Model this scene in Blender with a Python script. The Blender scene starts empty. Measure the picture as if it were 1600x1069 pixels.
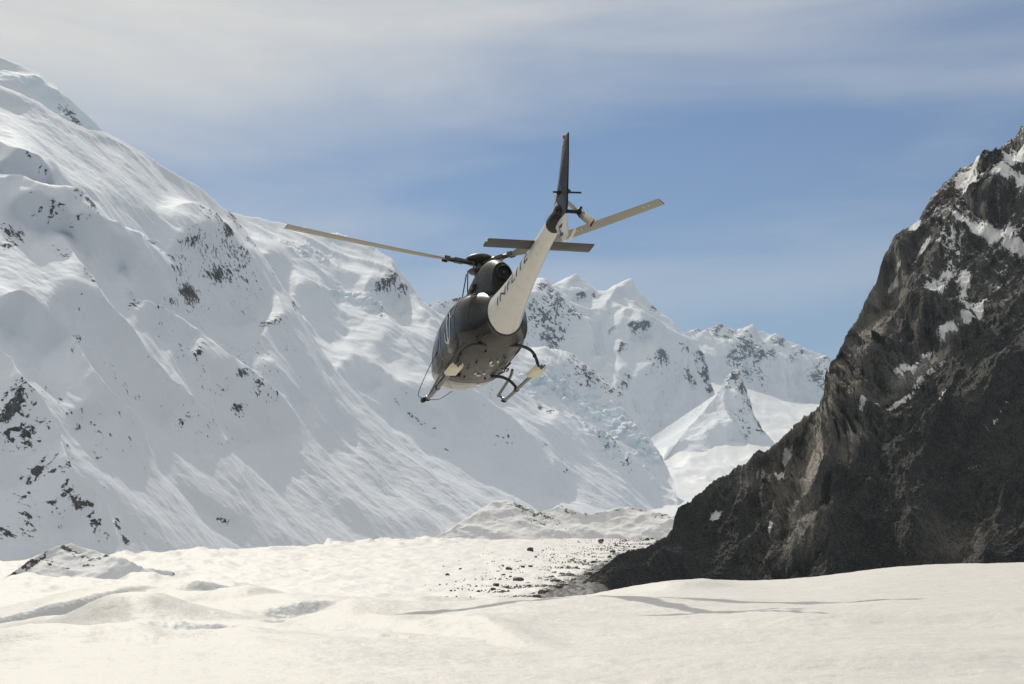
import bpy, bmesh, math, random
import numpy as np
from mathutils import Vector, Matrix, Euler

S = bpy.context.scene
COL = S.collection
# ------------------------------------------------------------------ camera, sky, sun, exposure
F = 2100.0                       # focal length in pixels of the 1600 px wide photograph
HY = 790.0                       # row of the horizon
TH = math.atan((HY - 534.5) / F)
cam = bpy.data.cameras.new('camera')
camo = bpy.data.objects.new('camera', cam)
COL.objects.link(camo)
cam.sensor_width = 36.0
cam.lens = 36.0 * F / 1600.0
cam.clip_start = 0.2
cam.clip_end = 60000
camo.location = (0, 0, 0)
camo.rotation_euler = (math.pi / 2 + TH, 0, 0)
S.camera = camo
SUN_EL, SUN_AZ = math.radians(41.0), math.radians(17.5)   # azimuth: to the left of straight ahead
sundir = Vector((-math.sin(SUN_AZ) * math.cos(SUN_EL), math.cos(SUN_AZ) * math.cos(SUN_EL), math.sin(SUN_EL)))

W = bpy.data.worlds.new('World')
S.world = W
W.use_nodes = True
nt = W.node_tree
nt.nodes.clear()
def nd(t, typ, **kw):
    n = t.nodes.new(typ)
    for k, v in kw.items():
        if k.startswith('i_'):
            n.inputs[int(k[2:])].default_value = v
        else:
            setattr(n, k, v)
    return n
wo = nd(nt, 'ShaderNodeOutputWorld')
bg = nd(nt, 'ShaderNodeBackground')
sky = nd(nt, 'ShaderNodeTexSky', sky_type='NISHITA')
sky.sun_disc = False
sky.sun_elevation = SUN_EL
sky.sun_rotation = -SUN_AZ
sky.altitude = 900
sky.air_density = 1.0
sky.dust_density = 0.3
sky.ozone_density = 2.0
tc = nd(nt, 'ShaderNodeTexCoord')
# thin cirrus veils: soft horizontal streaks on the sky dome
mp = nd(nt, 'ShaderNodeMapping')
mp.inputs['Scale'].default_value = (1.6, 1.6, 8.0)
mp.inputs['Rotation'].default_value = (0.10, -0.14, 0.5)
nt.links.new(tc.outputs['Generated'], mp.inputs['Vector'])
n1 = nd(nt, 'ShaderNodeTexNoise', noise_dimensions='3D')
n1.inputs['Scale'].default_value = 1.7
n1.inputs['Detail'].default_value = 9
n1.inputs['Roughness'].default_value = 0.5
n1.inputs['Distortion'].default_value = 0.35
nt.links.new(mp.outputs['Vector'], n1.inputs['Vector'])
sx = nd(nt, 'ShaderNodeSeparateXYZ')
nt.links.new(tc.outputs['Generated'], sx.inputs[0])
r1 = nd(nt, 'ShaderNodeMapRange')
r1.inputs['From Min'].default_value = 0.43
r1.inputs['From Max'].default_value = 0.66
nt.links.new(n1.outputs['Fac'], r1.inputs['Value'])
# veil is denser higher up and on the left
r2 = nd(nt, 'ShaderNodeMapRange')
r2.interpolation_type = 'SMOOTHERSTEP'
r2.inputs['From Min'].default_value = 0.25
r2.inputs['From Max'].default_value = 0.43
r2.inputs['To Min'].default_value = 0.0
r2.inputs['To Max'].default_value = 1.12
addz = nd(nt, 'ShaderNodeMath', operation='MULTIPLY_ADD')
addz.inputs[1].default_value = -0.22
nt.links.new(sx.outputs['X'], addz.inputs[0])
nt.links.new(sx.outputs['Z'], addz.inputs[2])
nt.links.new(addz.outputs[0], r2.inputs['Value'])
m1 = nd(nt, 'ShaderNodeMath', operation='MULTIPLY_ADD')
m1.inputs[1].default_value = 0.46
nt.links.new(r1.outputs[0], m1.inputs[0])
nt.links.new(r2.outputs[0], m1.inputs[2])
m2 = nd(nt, 'ShaderNodeMath', operation='MULTIPLY')
m2.inputs[1].default_value = 0.76
m2.use_clamp = True
nt.links.new(m1.outputs[0], m2.inputs[0])
mxs = nd(nt, 'ShaderNodeMix', data_type='RGBA')
nt.links.new(m2.outputs[0], mxs.inputs[0])
hsv = nd(nt, 'ShaderNodeMix', data_type='RGBA', blend_type='MULTIPLY')
hsv.inputs[0].default_value = 1.0
hsv.inputs[7].default_value = (0.85, 1.01, 1.22, 1)
nt.links.new(sky.outputs[0], hsv.inputs[6])
nt.links.new(hsv.outputs[2], mxs.inputs[6])
mxs.inputs[7].default_value = (14.2, 13.7, 12.9, 1)
nt.links.new(mxs.outputs[2], bg.inputs[0])
bg.inputs[1].default_value = 0.060
nt.links.new(bg.outputs[0], wo.inputs[0])

sl = bpy.data.lights.new('sun', 'SUN')
sl.energy = 3.2
sl.angle = math.radians(0.53)
sl.color = (1.0, 0.94, 0.83)
so = bpy.data.objects.new('sun', sl)
COL.objects.link(so)
so.rotation_euler = (-sundir).to_track_quat('-Z', 'Y').to_euler()
so.location = (-20, 30, 60)
S.view_settings.view_transform = 'Standard'
S.view_settings.look = 'None'
S.view_settings.exposure = -0.18
S.view_settings.gamma = 1.0

# ------------------------------------------------------------------ helpers
CT, ST = math.cos(TH), math.sin(TH)
def ray(px, py):
    """direction through a pixel of the photograph, scaled to y = 1"""
    a = (np.asarray(px, float) - 800) / F
    b = (534.5 - np.asarray(py, float)) / F
    y = CT - b * ST
    return a / y, (ST + b * CT) / y          # x, z for y = 1
def at(px, py, D):
    x, z = ray(px, py)
    return np.stack(np.broadcast_arrays(x * D, D, z * D), -1)

def interp(pts, u):
    p = np.array(pts, float)
    return np.interp(u, p[:, 0], p[:, 1])
def smooth_interp(pts, u):
    p = np.array(pts, float)
    x, y = p[:, 0], p[:, 1]
    m = np.gradient(y, x)
    i = np.clip(np.searchsorted(x, u) - 1, 0, len(x) - 2)
    h = x[i + 1] - x[i]
    t = np.clip((u - x[i]) / h, 0, 1)
    return ((2*t**3 - 3*t**2 + 1) * y[i] + (t**3 - 2*t**2 + t) * h * m[i]
            + (-2*t**3 + 3*t**2) * y[i+1] + (t**3 - t**2) * h * m[i+1])
def sstep(a, b, x):
    t = np.clip((x - a) / (b - a), 0, 1)
    return t * t * (3 - 2 * t)

def _perm(seed):
    r = np.random.RandomState(seed)
    p = r.permutation(512).astype(np.int32)
    a = r.rand(512) * 2 * np.pi
    return p, np.cos(a).astype(np.float32), np.sin(a).astype(np.float32)
def perlin(x, y, seed=0):
    p, gx, gy = _perm(seed)
    xi = np.floor(x).astype(np.int64); yi = np.floor(y).astype(np.int64)
    xf = (x - xi).astype(np.float32); yf = (y - yi).astype(np.float32)
    u = xf*xf*xf*(xf*(xf*6-15)+10); v = yf*yf*yf*(yf*(yf*6-15)+10)
    def g(ix, iy, dx, dy):
        h = p[(p[ix & 511] + iy) & 511]
        return gx[h] * dx + gy[h] * dy
    a = g(xi, yi, xf, yf); b = g(xi+1, yi, xf-1, yf)
    c = g(xi, yi+1, xf, yf-1); d = g(xi+1, yi+1, xf-1, yf-1)
    return (a + (b-a)*u + ((c + (d-c)*u) - (a + (b-a)*u))*v) * 1.5
def fbm(x, y, octv=5, seed=0, gain=0.5):
    s = 0; a = 1.0; n = 0
    for k in range(octv):
        s = s + a * perlin(x + 17.3*k, y - 9.1*k, seed + k); n += a
        x = x * 2.03; y = y * 2.03; a *= gain
    return s / n
def ridged(x, y, octv=5, seed=0, gain=0.5):
    s = 0; a = 1.0; n = 0; w = 1.0
    for k in range(octv):
        r = 1 - np.abs(perlin(x + 5.3*k, y + 3.1*k, seed + k)) * 1.6
        r = np.clip(r, 0, 1) ** 2
        s = s + a * r * w; n += a
        w = np.clip(r * 1.6, 0, 1)
        x = x * 2.1; y = y * 2.1; a *= gain
    return s / n
def cells(x, y, seed=0):
    """Worley: distance to nearest and second nearest point, random id value"""
    r = np.random.RandomState(seed)
    p = r.permutation(512); jx = r.rand(512); jy = r.rand(512); val = r.rand(512)
    xi = np.floor(x).astype(np.int64); yi = np.floor(y).astype(np.int64)
    f1 = np.full(x.shape, 9.0); f2 = np.full(x.shape, 9.0); idv = np.zeros(x.shape)
    for dx in (-1, 0, 1):
        for dy in (-1, 0, 1):
            h = p[(p[(xi+dx) & 511] + yi + dy) & 511]
            d = np.hypot(xi + dx + jx[h] - x, yi + dy + jy[h] - y)
            nearer = d < f1
            f2 = np.where(nearer, f1, np.minimum(f2, d))
            idv = np.where(nearer, val[h], idv)
            f1 = np.where(nearer, d, f1)
    return f1, f2, idv
def facets(x, y, seed=0):
    """broken rock: every cell is a tilted plane of its own"""
    r = np.random.RandomState(seed)
    p = r.permutation(512); jx = r.rand(512); jy = r.rand(512); va = r.rand(512)-.5; vb = r.rand(512)-.5; vc = r.rand(512)-.5
    xi = np.floor(x).astype(np.int64); yi = np.floor(y).astype(np.int64)
    f1 = np.full(x.shape, 9.0); out = np.zeros(x.shape)
    for dx in (-1, 0, 1):
        for dy in (-1, 0, 1):
            h = p[(p[(xi+dx) & 511] + yi + dy) & 511]
            ex = x-(xi+dx+jx[h]); ey = y-(yi+dy+jy[h])
            d = ex*ex+ey*ey
            m = d < f1
            out = np.where(m, 1.6*(va[h]*ex+vb[h]*ey)+.45*vc[h], out)
            f1 = np.where(m, d, f1)
    return out
def polydist(px, py, pts):
    """distance to a polyline, signed cross (positive on its right going down the list) and fraction along"""
    best = np.full(px.shape, 1e9); sgn = np.zeros(px.shape); fr = np.zeros(px.shape)
    n = len(pts) - 1
    for i in range(n):
        (ax, ay), (bx, by) = pts[i], pts[i+1]
        dx, dy = bx-ax, by-ay
        t = np.clip(((px-ax)*dx + (py-ay)*dy) / (dx*dx+dy*dy), 0, 1)
        d = np.hypot(px-ax-t*dx, py-ay-t*dy)
        c = dx*(py-ay) - dy*(px-ax)
        m = d < best
        best = np.where(m, d, best); sgn = np.where(m, np.sign(c), sgn); fr = np.where(m, (i+t)/n, fr)
    return best, sgn, fr
def blob(px, py, lst):
    """sum of soft elliptical patches (x, y, rx, ry, angle deg, strength)"""
    s = np.zeros(px.shape)
    for (x, y, rx, ry, a, k) in lst:
        c, q = math.cos(math.radians(a)), math.sin(math.radians(a))
        dx, dy = px - x, py - y
        e = ((dx*c + dy*q)/rx)**2 + ((-dx*q + dy*c)/ry)**2
        s = np.maximum(s, k*np.exp(-e*0.9))
    return s

def grid_mesh(name, P, mat, attrs=None, kind='structure', label=None, cat=None, group=None):
    ny, nx = P.shape[:2]
    me = bpy.data.meshes.new(name)
    me.vertices.add(nx*ny)
    me.vertices.foreach_set('co', P.reshape(-1, 3).astype(np.float32).ravel())
    idx = np.arange(nx*ny).reshape(ny, nx)
    q = np.stack([idx[:-1, :-1], idx[1:, :-1], idx[1:, 1:], idx[:-1, 1:]], -1).reshape(-1, 4)
    me.loops.add(q.size); me.polygons.add(len(q))
    me.loops.foreach_set('vertex_index', q.ravel().astype(np.int32))
    me.polygons.foreach_set('loop_start', np.arange(0, q.size, 4, dtype=np.int32))
    me.polygons.foreach_set('use_smooth', np.ones(len(q), dtype=bool))
    me.update()
    me.validate()
    for k, v in (attrs or {}).items():
        a = me.attributes.new(k, 'FLOAT', 'POINT')
        a.data.foreach_set('value', np.asarray(v, np.float32).ravel())
    me.materials.append(mat)
    o = bpy.data.objects.new(name, me)
    COL.objects.link(o)
    tag(o, label, cat, group, kind)
    return o
def tag(o, label=None, cat=None, group=None, kind=None):
    if label: o['label'] = label
    if cat: o['category'] = cat
    if group: o['group'] = group
    if kind: o['kind'] = kind

def plane_pts(px, py, anchor, phi, tilt):
    """points of a tilted plane seen at the pixels; anchor = world point, phi = facing (0 = +x, 90 = towards the camera)"""
    ph, ti = math.radians(phi), math.radians(tilt)
    n = np.array([math.cos(ph)*math.sin(ti), -math.sin(ph)*math.sin(ti), math.cos(ti)])
    rx, rz = ray(px, py)
    den = rx*n[0] + n[1] + rz*n[2]
    D = float(np.dot(n, anchor)) / den
    return D, n

# ------------------------------------------------------------------ materials
def mat_new(name):
    m = bpy.data.materials.new(name)
    m.use_nodes = True
    t = m.node_tree
    b = t.nodes['Principled BSDF']
    return m, t, b
def noise_node(t, vec, scale, detail=4, rough=0.55, dist=0.0):
    n = nd(t, 'ShaderNodeTexNoise')
    n.inputs['Scale'].default_value = scale
    n.inputs['Detail'].default_value = detail
    n.inputs['Roughness'].default_value = rough
    n.inputs['Distortion'].default_value = dist
    t.links.new(vec, n.inputs['Vector'])
    return n
def mathn(t, op, a, b=None, c=None, clamp=False):
    n = nd(t, 'ShaderNodeMath', operation=op)
    n.use_clamp = clamp
    for i, v in enumerate((a, b, c)):
        if v is None: continue
        if isinstance(v, (int, float)): n.inputs[i].default_value = v
        else: t.links.new(v, n.inputs[i])
    return n.outputs[0]
def maprange(t, v, a, b, c=0.0, d=1.0, smooth=False):
    n = nd(t, 'ShaderNodeMapRange')
    if smooth: n.interpolation_type = 'SMOOTHSTEP'
    t.links.new(v, n.inputs['Value'])
    for k, x in zip(('From Min', 'From Max', 'To Min', 'To Max'), (a, b, c, d)):
        n.inputs[k].default_value = x
    return n.outputs[0]
def mixc(t, fac, a, b, blend='MIX'):
    n = nd(t, 'ShaderNodeMix', data_type='RGBA', blend_type=blend)
    for i, v in ((0, fac), (6, a), (7, b)):
        if isinstance(v, (int, float)): n.inputs[i].default_value = v
        elif isinstance(v, tuple): n.inputs[i].default_value = (*v, 1)
        else: t.links.new(v, n.inputs[i])
    return n.outputs[2]
def bump(t, h, strength, distance, normal=None):
    n = nd(t, 'ShaderNodeBump')
    n.inputs['Strength'].default_value = strength
    n.inputs['Distance'].default_value = distance
    t.links.new(h, n.inputs['Height'])
    if normal is not None: t.links.new(normal, n.inputs['Normal'])
    return n.outputs[0]

def mountain_mat(name, sc, snow=(0.73, 0.765, 0.81), rock_a=(0.045, 0.045, 0.05), rock_b=(0.16, 0.15, 0.145), bumpd=1.0, thr=0.5, width=0.03, namp=1.0):
    """snow and rock mixed by the 'rock' attribute broken up by noise; 'ice' attribute tints blue ice"""
    m, t, b = mat_new(name)
    g = nd(t, 'ShaderNodeNewGeometry').outputs['Position']
    ra = nd(t, 'ShaderNodeAttribute', attribute_name='rock').outputs['Fac']
    ia = nd(t, 'ShaderNodeAttribute', attribute_name='ice').outputs['Fac']
    n1 = noise_node(t, g, 1/(2.6*sc), 6, 0.66, 0.2)
    n2 = noise_node(t, g, 1/(1.0*sc), 4, 0.6)
    v = mathn(t, 'MULTIPLY_ADD', mathn(t, 'SUBTRACT', n1.outputs[0], 0.5), namp*2, ra)
    v = mathn(t, 'MULTIPLY_ADD', mathn(t, 'SUBTRACT', n2.outputs[0], 0.5), namp*0.9, v)
    mask = maprange(t, v, thr-width, thr+width)
    n3 = noise_node(t, g, 1/(2.4*sc), 6, 0.68)
    rock = mixc(t, maprange(t, n3.outputs[0], 0.35, 0.68), rock_a, rock_b)
    sn = mixc(t, maprange(t, ia, 0.0, 1.0), snow, (0.62, 0.76, 0.82))
    c = mixc(t, mask, sn, rock)
    t.links.new(c, b.inputs['Base Color'])
    b.inputs['Roughness'].default_value = 0.75
    b.inputs['Specular IOR Level'].default_value = 0.2
    hb = mathn(t, 'MULTIPLY', n3.outputs[0], mathn(t, 'MULTIPLY_ADD', mask, 1.4, 0.12))
    t.links.new(bump(t, hb, 1.0, bumpd*sc), b.inputs['Normal'])
    return m

# ------------------------------------------------------------------ generic mountain built from a traced outline and a tilted rock wall
def base_depth(PX, PY, planes):
    """planes = [(column, anchor, phi, tilt), ...]: blends the wall's orientation from column to column"""
    if len(planes) == 1:
        return plane_pts(PX, PY, *planes[0][1:])
    D = None
    res = [plane_pts(PX, PY, *p[1:]) for p in planes]
    D, n = res[0]
    for k in range(1, len(planes)):
        w = sstep(planes[k-1][0], planes[k][0], PX)
        D = D*(1-w) + res[k][0]*w
        n = n + res[k][1]
    return D, n/np.linalg.norm(n)
def mountain(name, crest, foot, planes, step, relief, rock, mat, label, paint=None, ice=None, taper=14.0, back=(0.35, 0.7), rough=2.0, rough_s=25.0, seed=1, x0=None, x1=None, nv=None):
    x0 = crest[0][0] if x0 is None else x0
    x1 = crest[-1][0] if x1 is None else x1
    nx = int((x1-x0)/step)
    u = np.linspace(x0, x1, nx)
    cy = interp(crest, u) + rough*fbm(u/rough_s, u*0+seed*3.3, 5, seed, 0.6)
    fy = interp(foot, u)
    H = (fy-cy).max()
    nv = nv or int(H/step)
    v = np.linspace(0, 1, nv)[:, None]
    PX = np.broadcast_to(u[None, :], (nv, nx)).copy()
    PY = cy[None, :] + (fy-cy)[None, :]*v
    D, n = base_depth(PX, PY, planes)
    if paint is not None:
        Rc = carve(PX, PY, planes, crest, foot, **paint)
        rx, rz = ray(PX, PY)
        den = rx*n[0]+n[1]+rz*n[2]
        D = D + Rc/np.minimum(den, -0.08)*sstep(-4, 40, PY-cy[None, :])
    P = at(PX, PY, D)
    # in-plane coordinates in metres
    ph = math.radians(planes[0][2])
    sdir = np.array([math.sin(ph), math.cos(ph), 0.0])
    tdir = np.cross(n, sdir); tdir = tdir/np.linalg.norm(tdir)
    if tdir[2] < 0: tdir = -tdir
    s = P @ sdir; tt = P @ tdir
    R = relief(PX, PY, s, tt, v)
    dcrest = PY - cy[None, :]
    tp = sstep(0, taper, dcrest)
    R = R*tp
    P = P + n[None, None, :]*R[..., None]
    # slope-based attribute
    du = np.gradient(P, axis=1); dv = np.gradient(P, axis=0)
    nn = np.cross(dv, du); nn /= np.linalg.norm(nn, axis=-1, keepdims=True) + 1e-9
    nn *= np.sign((nn @ n))[..., None]
    dd = nn @ np.array(sundir)
    print(name, 'sun dot mean', round(float(dd.mean()), 3), 'lit', round(float((dd > 0).mean()), 2), 'D', round(float(P[..., 1].min())), round(float(P[..., 1].max())), 'ztop', round(float(P[..., 2].max())))
    ra = rock(PX, PY, s, tt, nn, dcrest)
    ia = ice(PX, PY, s, tt, nn) if ice else np.zeros_like(ra)
    # rock outcrops are rougher than the snow around them
    rp = sstep(0.30, 0.55, ra)
    mpx = (P[..., 1]/F)[..., None]
    P = P + n[None, None, :]*mpx*(rp*tp*(3.2*facets(PX/9, PY/8, seed+400)+1.6*facets(PX/4, PY/4, seed+401)+1.2*rp))[..., None]
    # back of the mountain: falls away behind the crest, closing the form
    B = []
    Dc = P[0, :, 1]
    hgt = P[0, :, 2]
    for k in (1.0, 0.75, 0.5, 0.25, 0.08, 0.02):
        q = P[0].copy()
        f = 1-k
        q[:, 1] += Dc*back[0]*f
        q[:, 0] -= n[0]*Dc*back[0]*f
        q[:, 2] = hgt - (hgt+60)*f*back[1]/0.98*1.0
        B.append(q)
    B = np.array(B)
    # irregularity on the back so that it is not a smooth ramp
    P = np.concatenate([B, P], 0)
    ra = np.concatenate([np.repeat(ra[:1], 6, 0), ra], 0)
    ia = np.concatenate([np.repeat(ia[:1], 6, 0), ia], 0)
    return grid_mesh(name, P, mat, {'rock': ra, 'ice': ia}, label=label)

def bilin(G, x, y):
    x = np.clip(x, 0, G.shape[1]-1.001); y = np.clip(y, 0, G.shape[0]-1.001)
    i = x.astype(int); j = y.astype(int); fx = x-i; fy = y-j
    return (G[j, i]*(1-fx)+G[j, i+1]*fx)*(1-fy)+(G[j+1, i]*(1-fx)+G[j+1, i+1]*fx)*fy
SUNV = np.array(sundir)
def carve(PX, PY, planes, crest, foot, steep, gentle, ks=0.46, kg=0.30, k0=0.03, wob=9, seed=200, st=3.0, eps=0.30, lam=260.0, extra=None):
    """terrain relief (m off the base wall) that is steeper towards the sun in some patches and gentler in others:
    the wanted slopes are integrated into one height field (least squares, by FFT)"""
    pad = 160
    xs = np.arange(PX.min()-pad, PX.max()+pad, st); ys = np.arange(PY.min()-pad, PY.max()+pad, st)
    X, Y = np.meshgrid(xs, ys)
    cy = interp(crest, xs)[None, :]; fy = interp(foot, xs)[None, :]
    Yc = np.clip(Y, cy+4, fy)
    Xc = np.clip(X, crest[0][0], crest[-1][0])
    D, n = base_depth(Xc, Yc, planes)
    sp = SUNV - n*(SUNV @ n); sp = sp/np.linalg.norm(sp)
    x, z = ray(Xc, Yc); x = x*D; z = z*D
    ex = F*(sp[0]*D - x*sp[1])/D**2; ey = -F*(sp[2]*D - z*sp[1])/D**2      # px per metre towards the sun
    mpp = 1/np.hypot(ex, ey)
    e = np.array([ex.mean(), ey.mean()]); e /= np.linalg.norm(e)
    wx = wob*fbm(X/45, Y/45, 4, seed, .6); wy = wob*fbm(X/45, Y/45, 4, seed+5, .6)
    a = sstep(0.34, 0.50, blob(X+wx, Y+wy, steep)); b = sstep(0.30, 0.60, blob(X+wx, Y+wy, gentle))
    k = k0 + ks*a*(1-b) - kg*b
    if extra is not None: k = k + extra(X, Y)
    inside = sstep(-60, 0, Y-cy)*(1-sstep(0, 120, Y-fy))
    k = k*inside*mpp
    k = k - k.mean()
    h, w = k.shape
    kx = np.fft.fftfreq(w, st)[None, :]*2*np.pi; ky = np.fft.fftfreq(h, st)[:, None]*2*np.pi
    kq = kx*e[0]+ky*e[1]; kp = -kx*e[1]+ky*e[0]
    R = np.fft.ifft2(-1j*kq*np.fft.fft2(k)/(kq**2+eps*kp**2+(2*np.pi/lam)**2*0.5)).real
    print('carve', e, R.min(), R.max())
    return bilin(R, (PX-xs[0])/st, (PY-ys[0])/st)
def spur(PX, PY, pts, h, wl, wr, pw=1.0):
    """ridge along a polyline: height h (m), half width wl on its left-below side, wr on the other (px)"""
    d, sg, fr = polydist(PX, PY, pts)
    w = np.where(sg > 0, wl, wr)
    e = np.clip(1-d/w, 0, 1)
    fade = sstep(0, 0.12, fr)*(1-sstep(0.75, 1.0, fr))
    return h*(e**pw)*fade

FOOT0 = at(0, 872, 600)
STEP = 1.3

# ---- near snow wall on the left
SA = [(35,275,45,28,10,1),(60,345,60,24,15,.8),(170,420,120,40,35,1),(340,440,90,62,40,1),(170,560,140,42,48,1),(330,630,100,46,48,1),(370,715,30,26,50,.9),(470,570,80,60,50,1),(520,650,60,26,50,.9),
 (30,520,70,30,40,1),(140,690,60,28,45,.9),(20,700,60,70,60,1),(90,790,60,40,45,.8),(330,790,70,10,32,.9),(430,430,40,50,50,.8),(260,500,60,40,40,.9),(430,655,50,30,50,.8)]
LA = [(100,230,120,40,35,1),(230,290,130,36,32,1),(330,330,50,14,30,1),(80,312,70,9,12,1),(140,440,90,15,48,1),(195,440,8,24,-20,.9),(350,572,34,7,32,.9),(60,590,90,16,46,1),(250,780,190,36,40,1),(450,800,170,34,30,1),
 (300,715,70,20,46,1),(430,745,80,22,38,1),(480,480,100,14,55,1),(600,650,110,24,34,1),(160,640,60,10,48,.8),(560,760,100,34,30,1),(250,400,40,6,30,.8)]
SB = [(420,430,40,40,50,.9),(500,490,60,34,45,.9),(600,460,30,36,60,1),(560,590,40,34,30,.9),(660,650,110,18,36,.9),(790,690,130,22,36,1),(850,765,110,24,36,.9),(1000,735,60,20,60,1),(900,600,60,18,35,.9),(700,600,80,14,35,.7),(690,540,60,16,40,.9),(940,640,60,10,38,.7)]
LB = [(440,365,70,16,20,1),(520,400,90,22,28,1),(560,510,70,16,60,1),(630,590,90,12,26,1),(720,750,150,26,16,1),(860,660,80,10,35,.9),(640,520,40,12,45,.9),(760,640,90,10,30,.9),(920,740,60,12,40,.7),(660,690,60,16,30,.9),(850,555,30,8,10,.9),(900,790,80,12,10,.8)]
SC = [(860,500,70,60,40,1),(1035,630,60,60,50,1),(920,560,26,40,0,.9),(990,540,16,14,0,.9),(900,450,26,14,40,.7),(1050,560,60,16,45,.8),(990,640,60,24,50,1),(700,475,60,20,0,1),(975,600,14,30,10,.9)]
LC = [(960,488,70,12,8,1),(905,455,18,8,0,1),(948,455,12,12,-40,1),(965,515,30,9,0,1),(955,575,12,34,0,1),(1005,565,20,16,0,1),(1000,500,40,8,30,1),(1060,620,12,20,0,.8),(1090,650,16,14,0,.8)]
RA = [(35,257,26,9,25,.75),(62,272,16,8,40,.8),(134,340,16,14,40,1.1),(111,327,14,7,20,1.0),(76,344,22,12,20,.75),(115,358,18,9,10,.8),
 (181,364,18,7,25,.9),(206,369,10,7,30,.9),(235,385,26,12,35,.75),(330,356,40,10,25,.95),(350,373,16,12,50,1.0),(368,342,20,9,48,1.15),(300,381,24,10,0,.9),
 (395,385,22,12,40,.9),(432,424,22,14,50,.85),(337,432,26,14,10,1.05),(296,461,24,12,40,.85),(267,471,12,8,20,.8),(20,370,26,16,20,.9),(8,389,26,12,0,.95),
 (206,488,14,10,30,.9),(243,494,26,12,50,.85),(457,488,16,12,60,.85),(140,467,40,6,42,.7),(82,410,30,7,40,.65),(330,400,60,30,30,.5),(270,410,40,22,20,.5),
 (117,534,16,7,40,.95),(99,573,8,12,60,.6),(66,613,10,8,60,.8),(13,650,26,26,40,1.0),(30,690,34,20,30,.9),(53,742,26,14,10,1.1),(92,760,12,20,-20,.8),(88,793,20,18,60,.9),(44,810,34,24,40,.75),
 (13,828,30,14,10,.95),(45,780,40,26,35,.7),(180,820,12,8,40,1.0),(198,842,14,8,40,1.1),(120,810,70,8,42,.72),(154,714,14,7,40,.8),(150,690,40,20,40,.5),(207,674,8,5,30,.8),(304,556,10,14,-10,.85),(282,556,16,10,20,.7),(260,520,30,20,40,.5),
 (374,595,14,6,10,1.0),(396,613,9,11,0,1.0),(374,639,12,10,30,.9),(418,626,22,14,40,.7),(282,670,14,12,50,.65),(352,815,26,7,25,.8),(418,512,22,7,0,.85),(400,560,50,40,40,.42),(110,560,70,10,45,.5),(190,600,60,10,48,.5),(50,500,60,12,45,.4),
 (100,640,60,8,48,.5),(95,690,50,10,48,.55),(330,600,60,16,45,.42)]
SPA = [ # polyline, height m, width below-left, width above-right, px
 ([(-60,215),(0,240),(60,265),(78,300)], 10, 26, 50),
 ([(-80,300),(20,305),(70,315),(125,328),(160,365),(215,385),(262,430),(310,470)], 22, 75, 46),
 ([(240,330),(300,345),(350,372),(385,420),(420,470),(470,560),(520,640),(545,680)], 24, 90, 55),
 ([(60,370),(85,400),(120,450),(160,495),(215,560),(250,610),(300,660),(375,740),(420,770)], 22, 62, 52),
 ([(195,480),(250,500),(290,530),(330,555),(375,590),(430,640),(470,700),(530,760)], 20, 60, 40),
 ([(-20,470),(40,500),(80,545),(105,580),(150,640),(210,700),(260,750)], 22, 60, 42),
 ([(-60,560),(0,600),(40,660),(75,720),(100,770),(150,820),(190,850)], 24, 70, 36),
 ([(380,352),(430,430),(470,490),(520,560),(580,610),(640,690)], 16, 60, 60),
 ([(400,560),(440,600),(500,660),(560,720),(620,770)], 12, 44, 44),
]
def relief_A(PX, PY, s, t, v):
    H = (872-PY)/(872-interp(CRA, PX[0])[None, :])
    R = 0*PX
    wx = 10*fbm(PX/90, PY/90, 3, 11); wy = 10*fbm(PX/90, PY/90, 3, 12)
    A = np.zeros_like(PX)
    for pts, h, wl, wr in SPA:
        A = np.maximum(A, 0) + spur(PX+wx, PY+wy, pts, h*0.6, wl*.6, wr*.6, 1.25)
    R = R + A
    # ribs running down the fall line
    low = 1-sstep(0.12, 0.34, H)
    q = s + 0.25*t
    R = R + 8*(ridged(q/240, t/700, 4, 5)-0.34)*(0.3+0.7*sstep(0.10, 0.4, H))
    R = R + 2.6*(ridged(q/80+0.3*fbm(t/200, q/200, 2, 9), t/300, 4, 6)-0.34)*(0.25+sstep(0.10, 0.4, H))
    R = R + 2.6*fbm(q/45, t/60, 5, 7, 0.5)
    R = R + 0.7*low*fbm(q/16, t/70, 4, 8) + 0.5*fbm(q/9, t/9, 3, 10)
    return R
def rock_A(PX, PY, s, t, nn, dc):
    r = blob(PX, PY, RA)
    st = 1-nn[..., 2]
    f = fbm(PX/16, PY/10, 4, 31, 0.6)
    return -0.06 + r*0.60 + 0.30*sstep(0.28, 0.55, st)*(0.3+fbm(s/120, t/120, 3, 33)) + 0.16*fbm(PX/30, PY/22, 4, 32) + 0.22*f*(r > 0.12)
CRA = [(-140,60),(-60,98),(0,133),(25,143),(60,160),(100,186),(140,203),(165,207),(200,225),(230,243),(265,267),(300,285),(325,304),(345,322),(362,334),(380,354),(400,384),(430,432),(470,497),(520,572),(580,640),(640,705),(720,772),(790,815),(860,838)]
FTA = [(-140,930),(0,915),(120,905),(200,895),(300,880),(400,868),(500,862),(640,860),(790,860),(860,862)]
mA = mountain_mat('snow_rock_wall', 2.2, bumpd=1.2)
mountain('mountain_slope', CRA, FTA, [(0, FOOT0, 42, 36), (640, at(640, 838, 1137), 28, 37.5)], STEP, relief_A, rock_A, mA, paint=dict(steep=SA, gentle=LA), label='near snow covered mountainside with scattered dark crags filling the left', rough=5, rough_s=30, seed=3)

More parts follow.
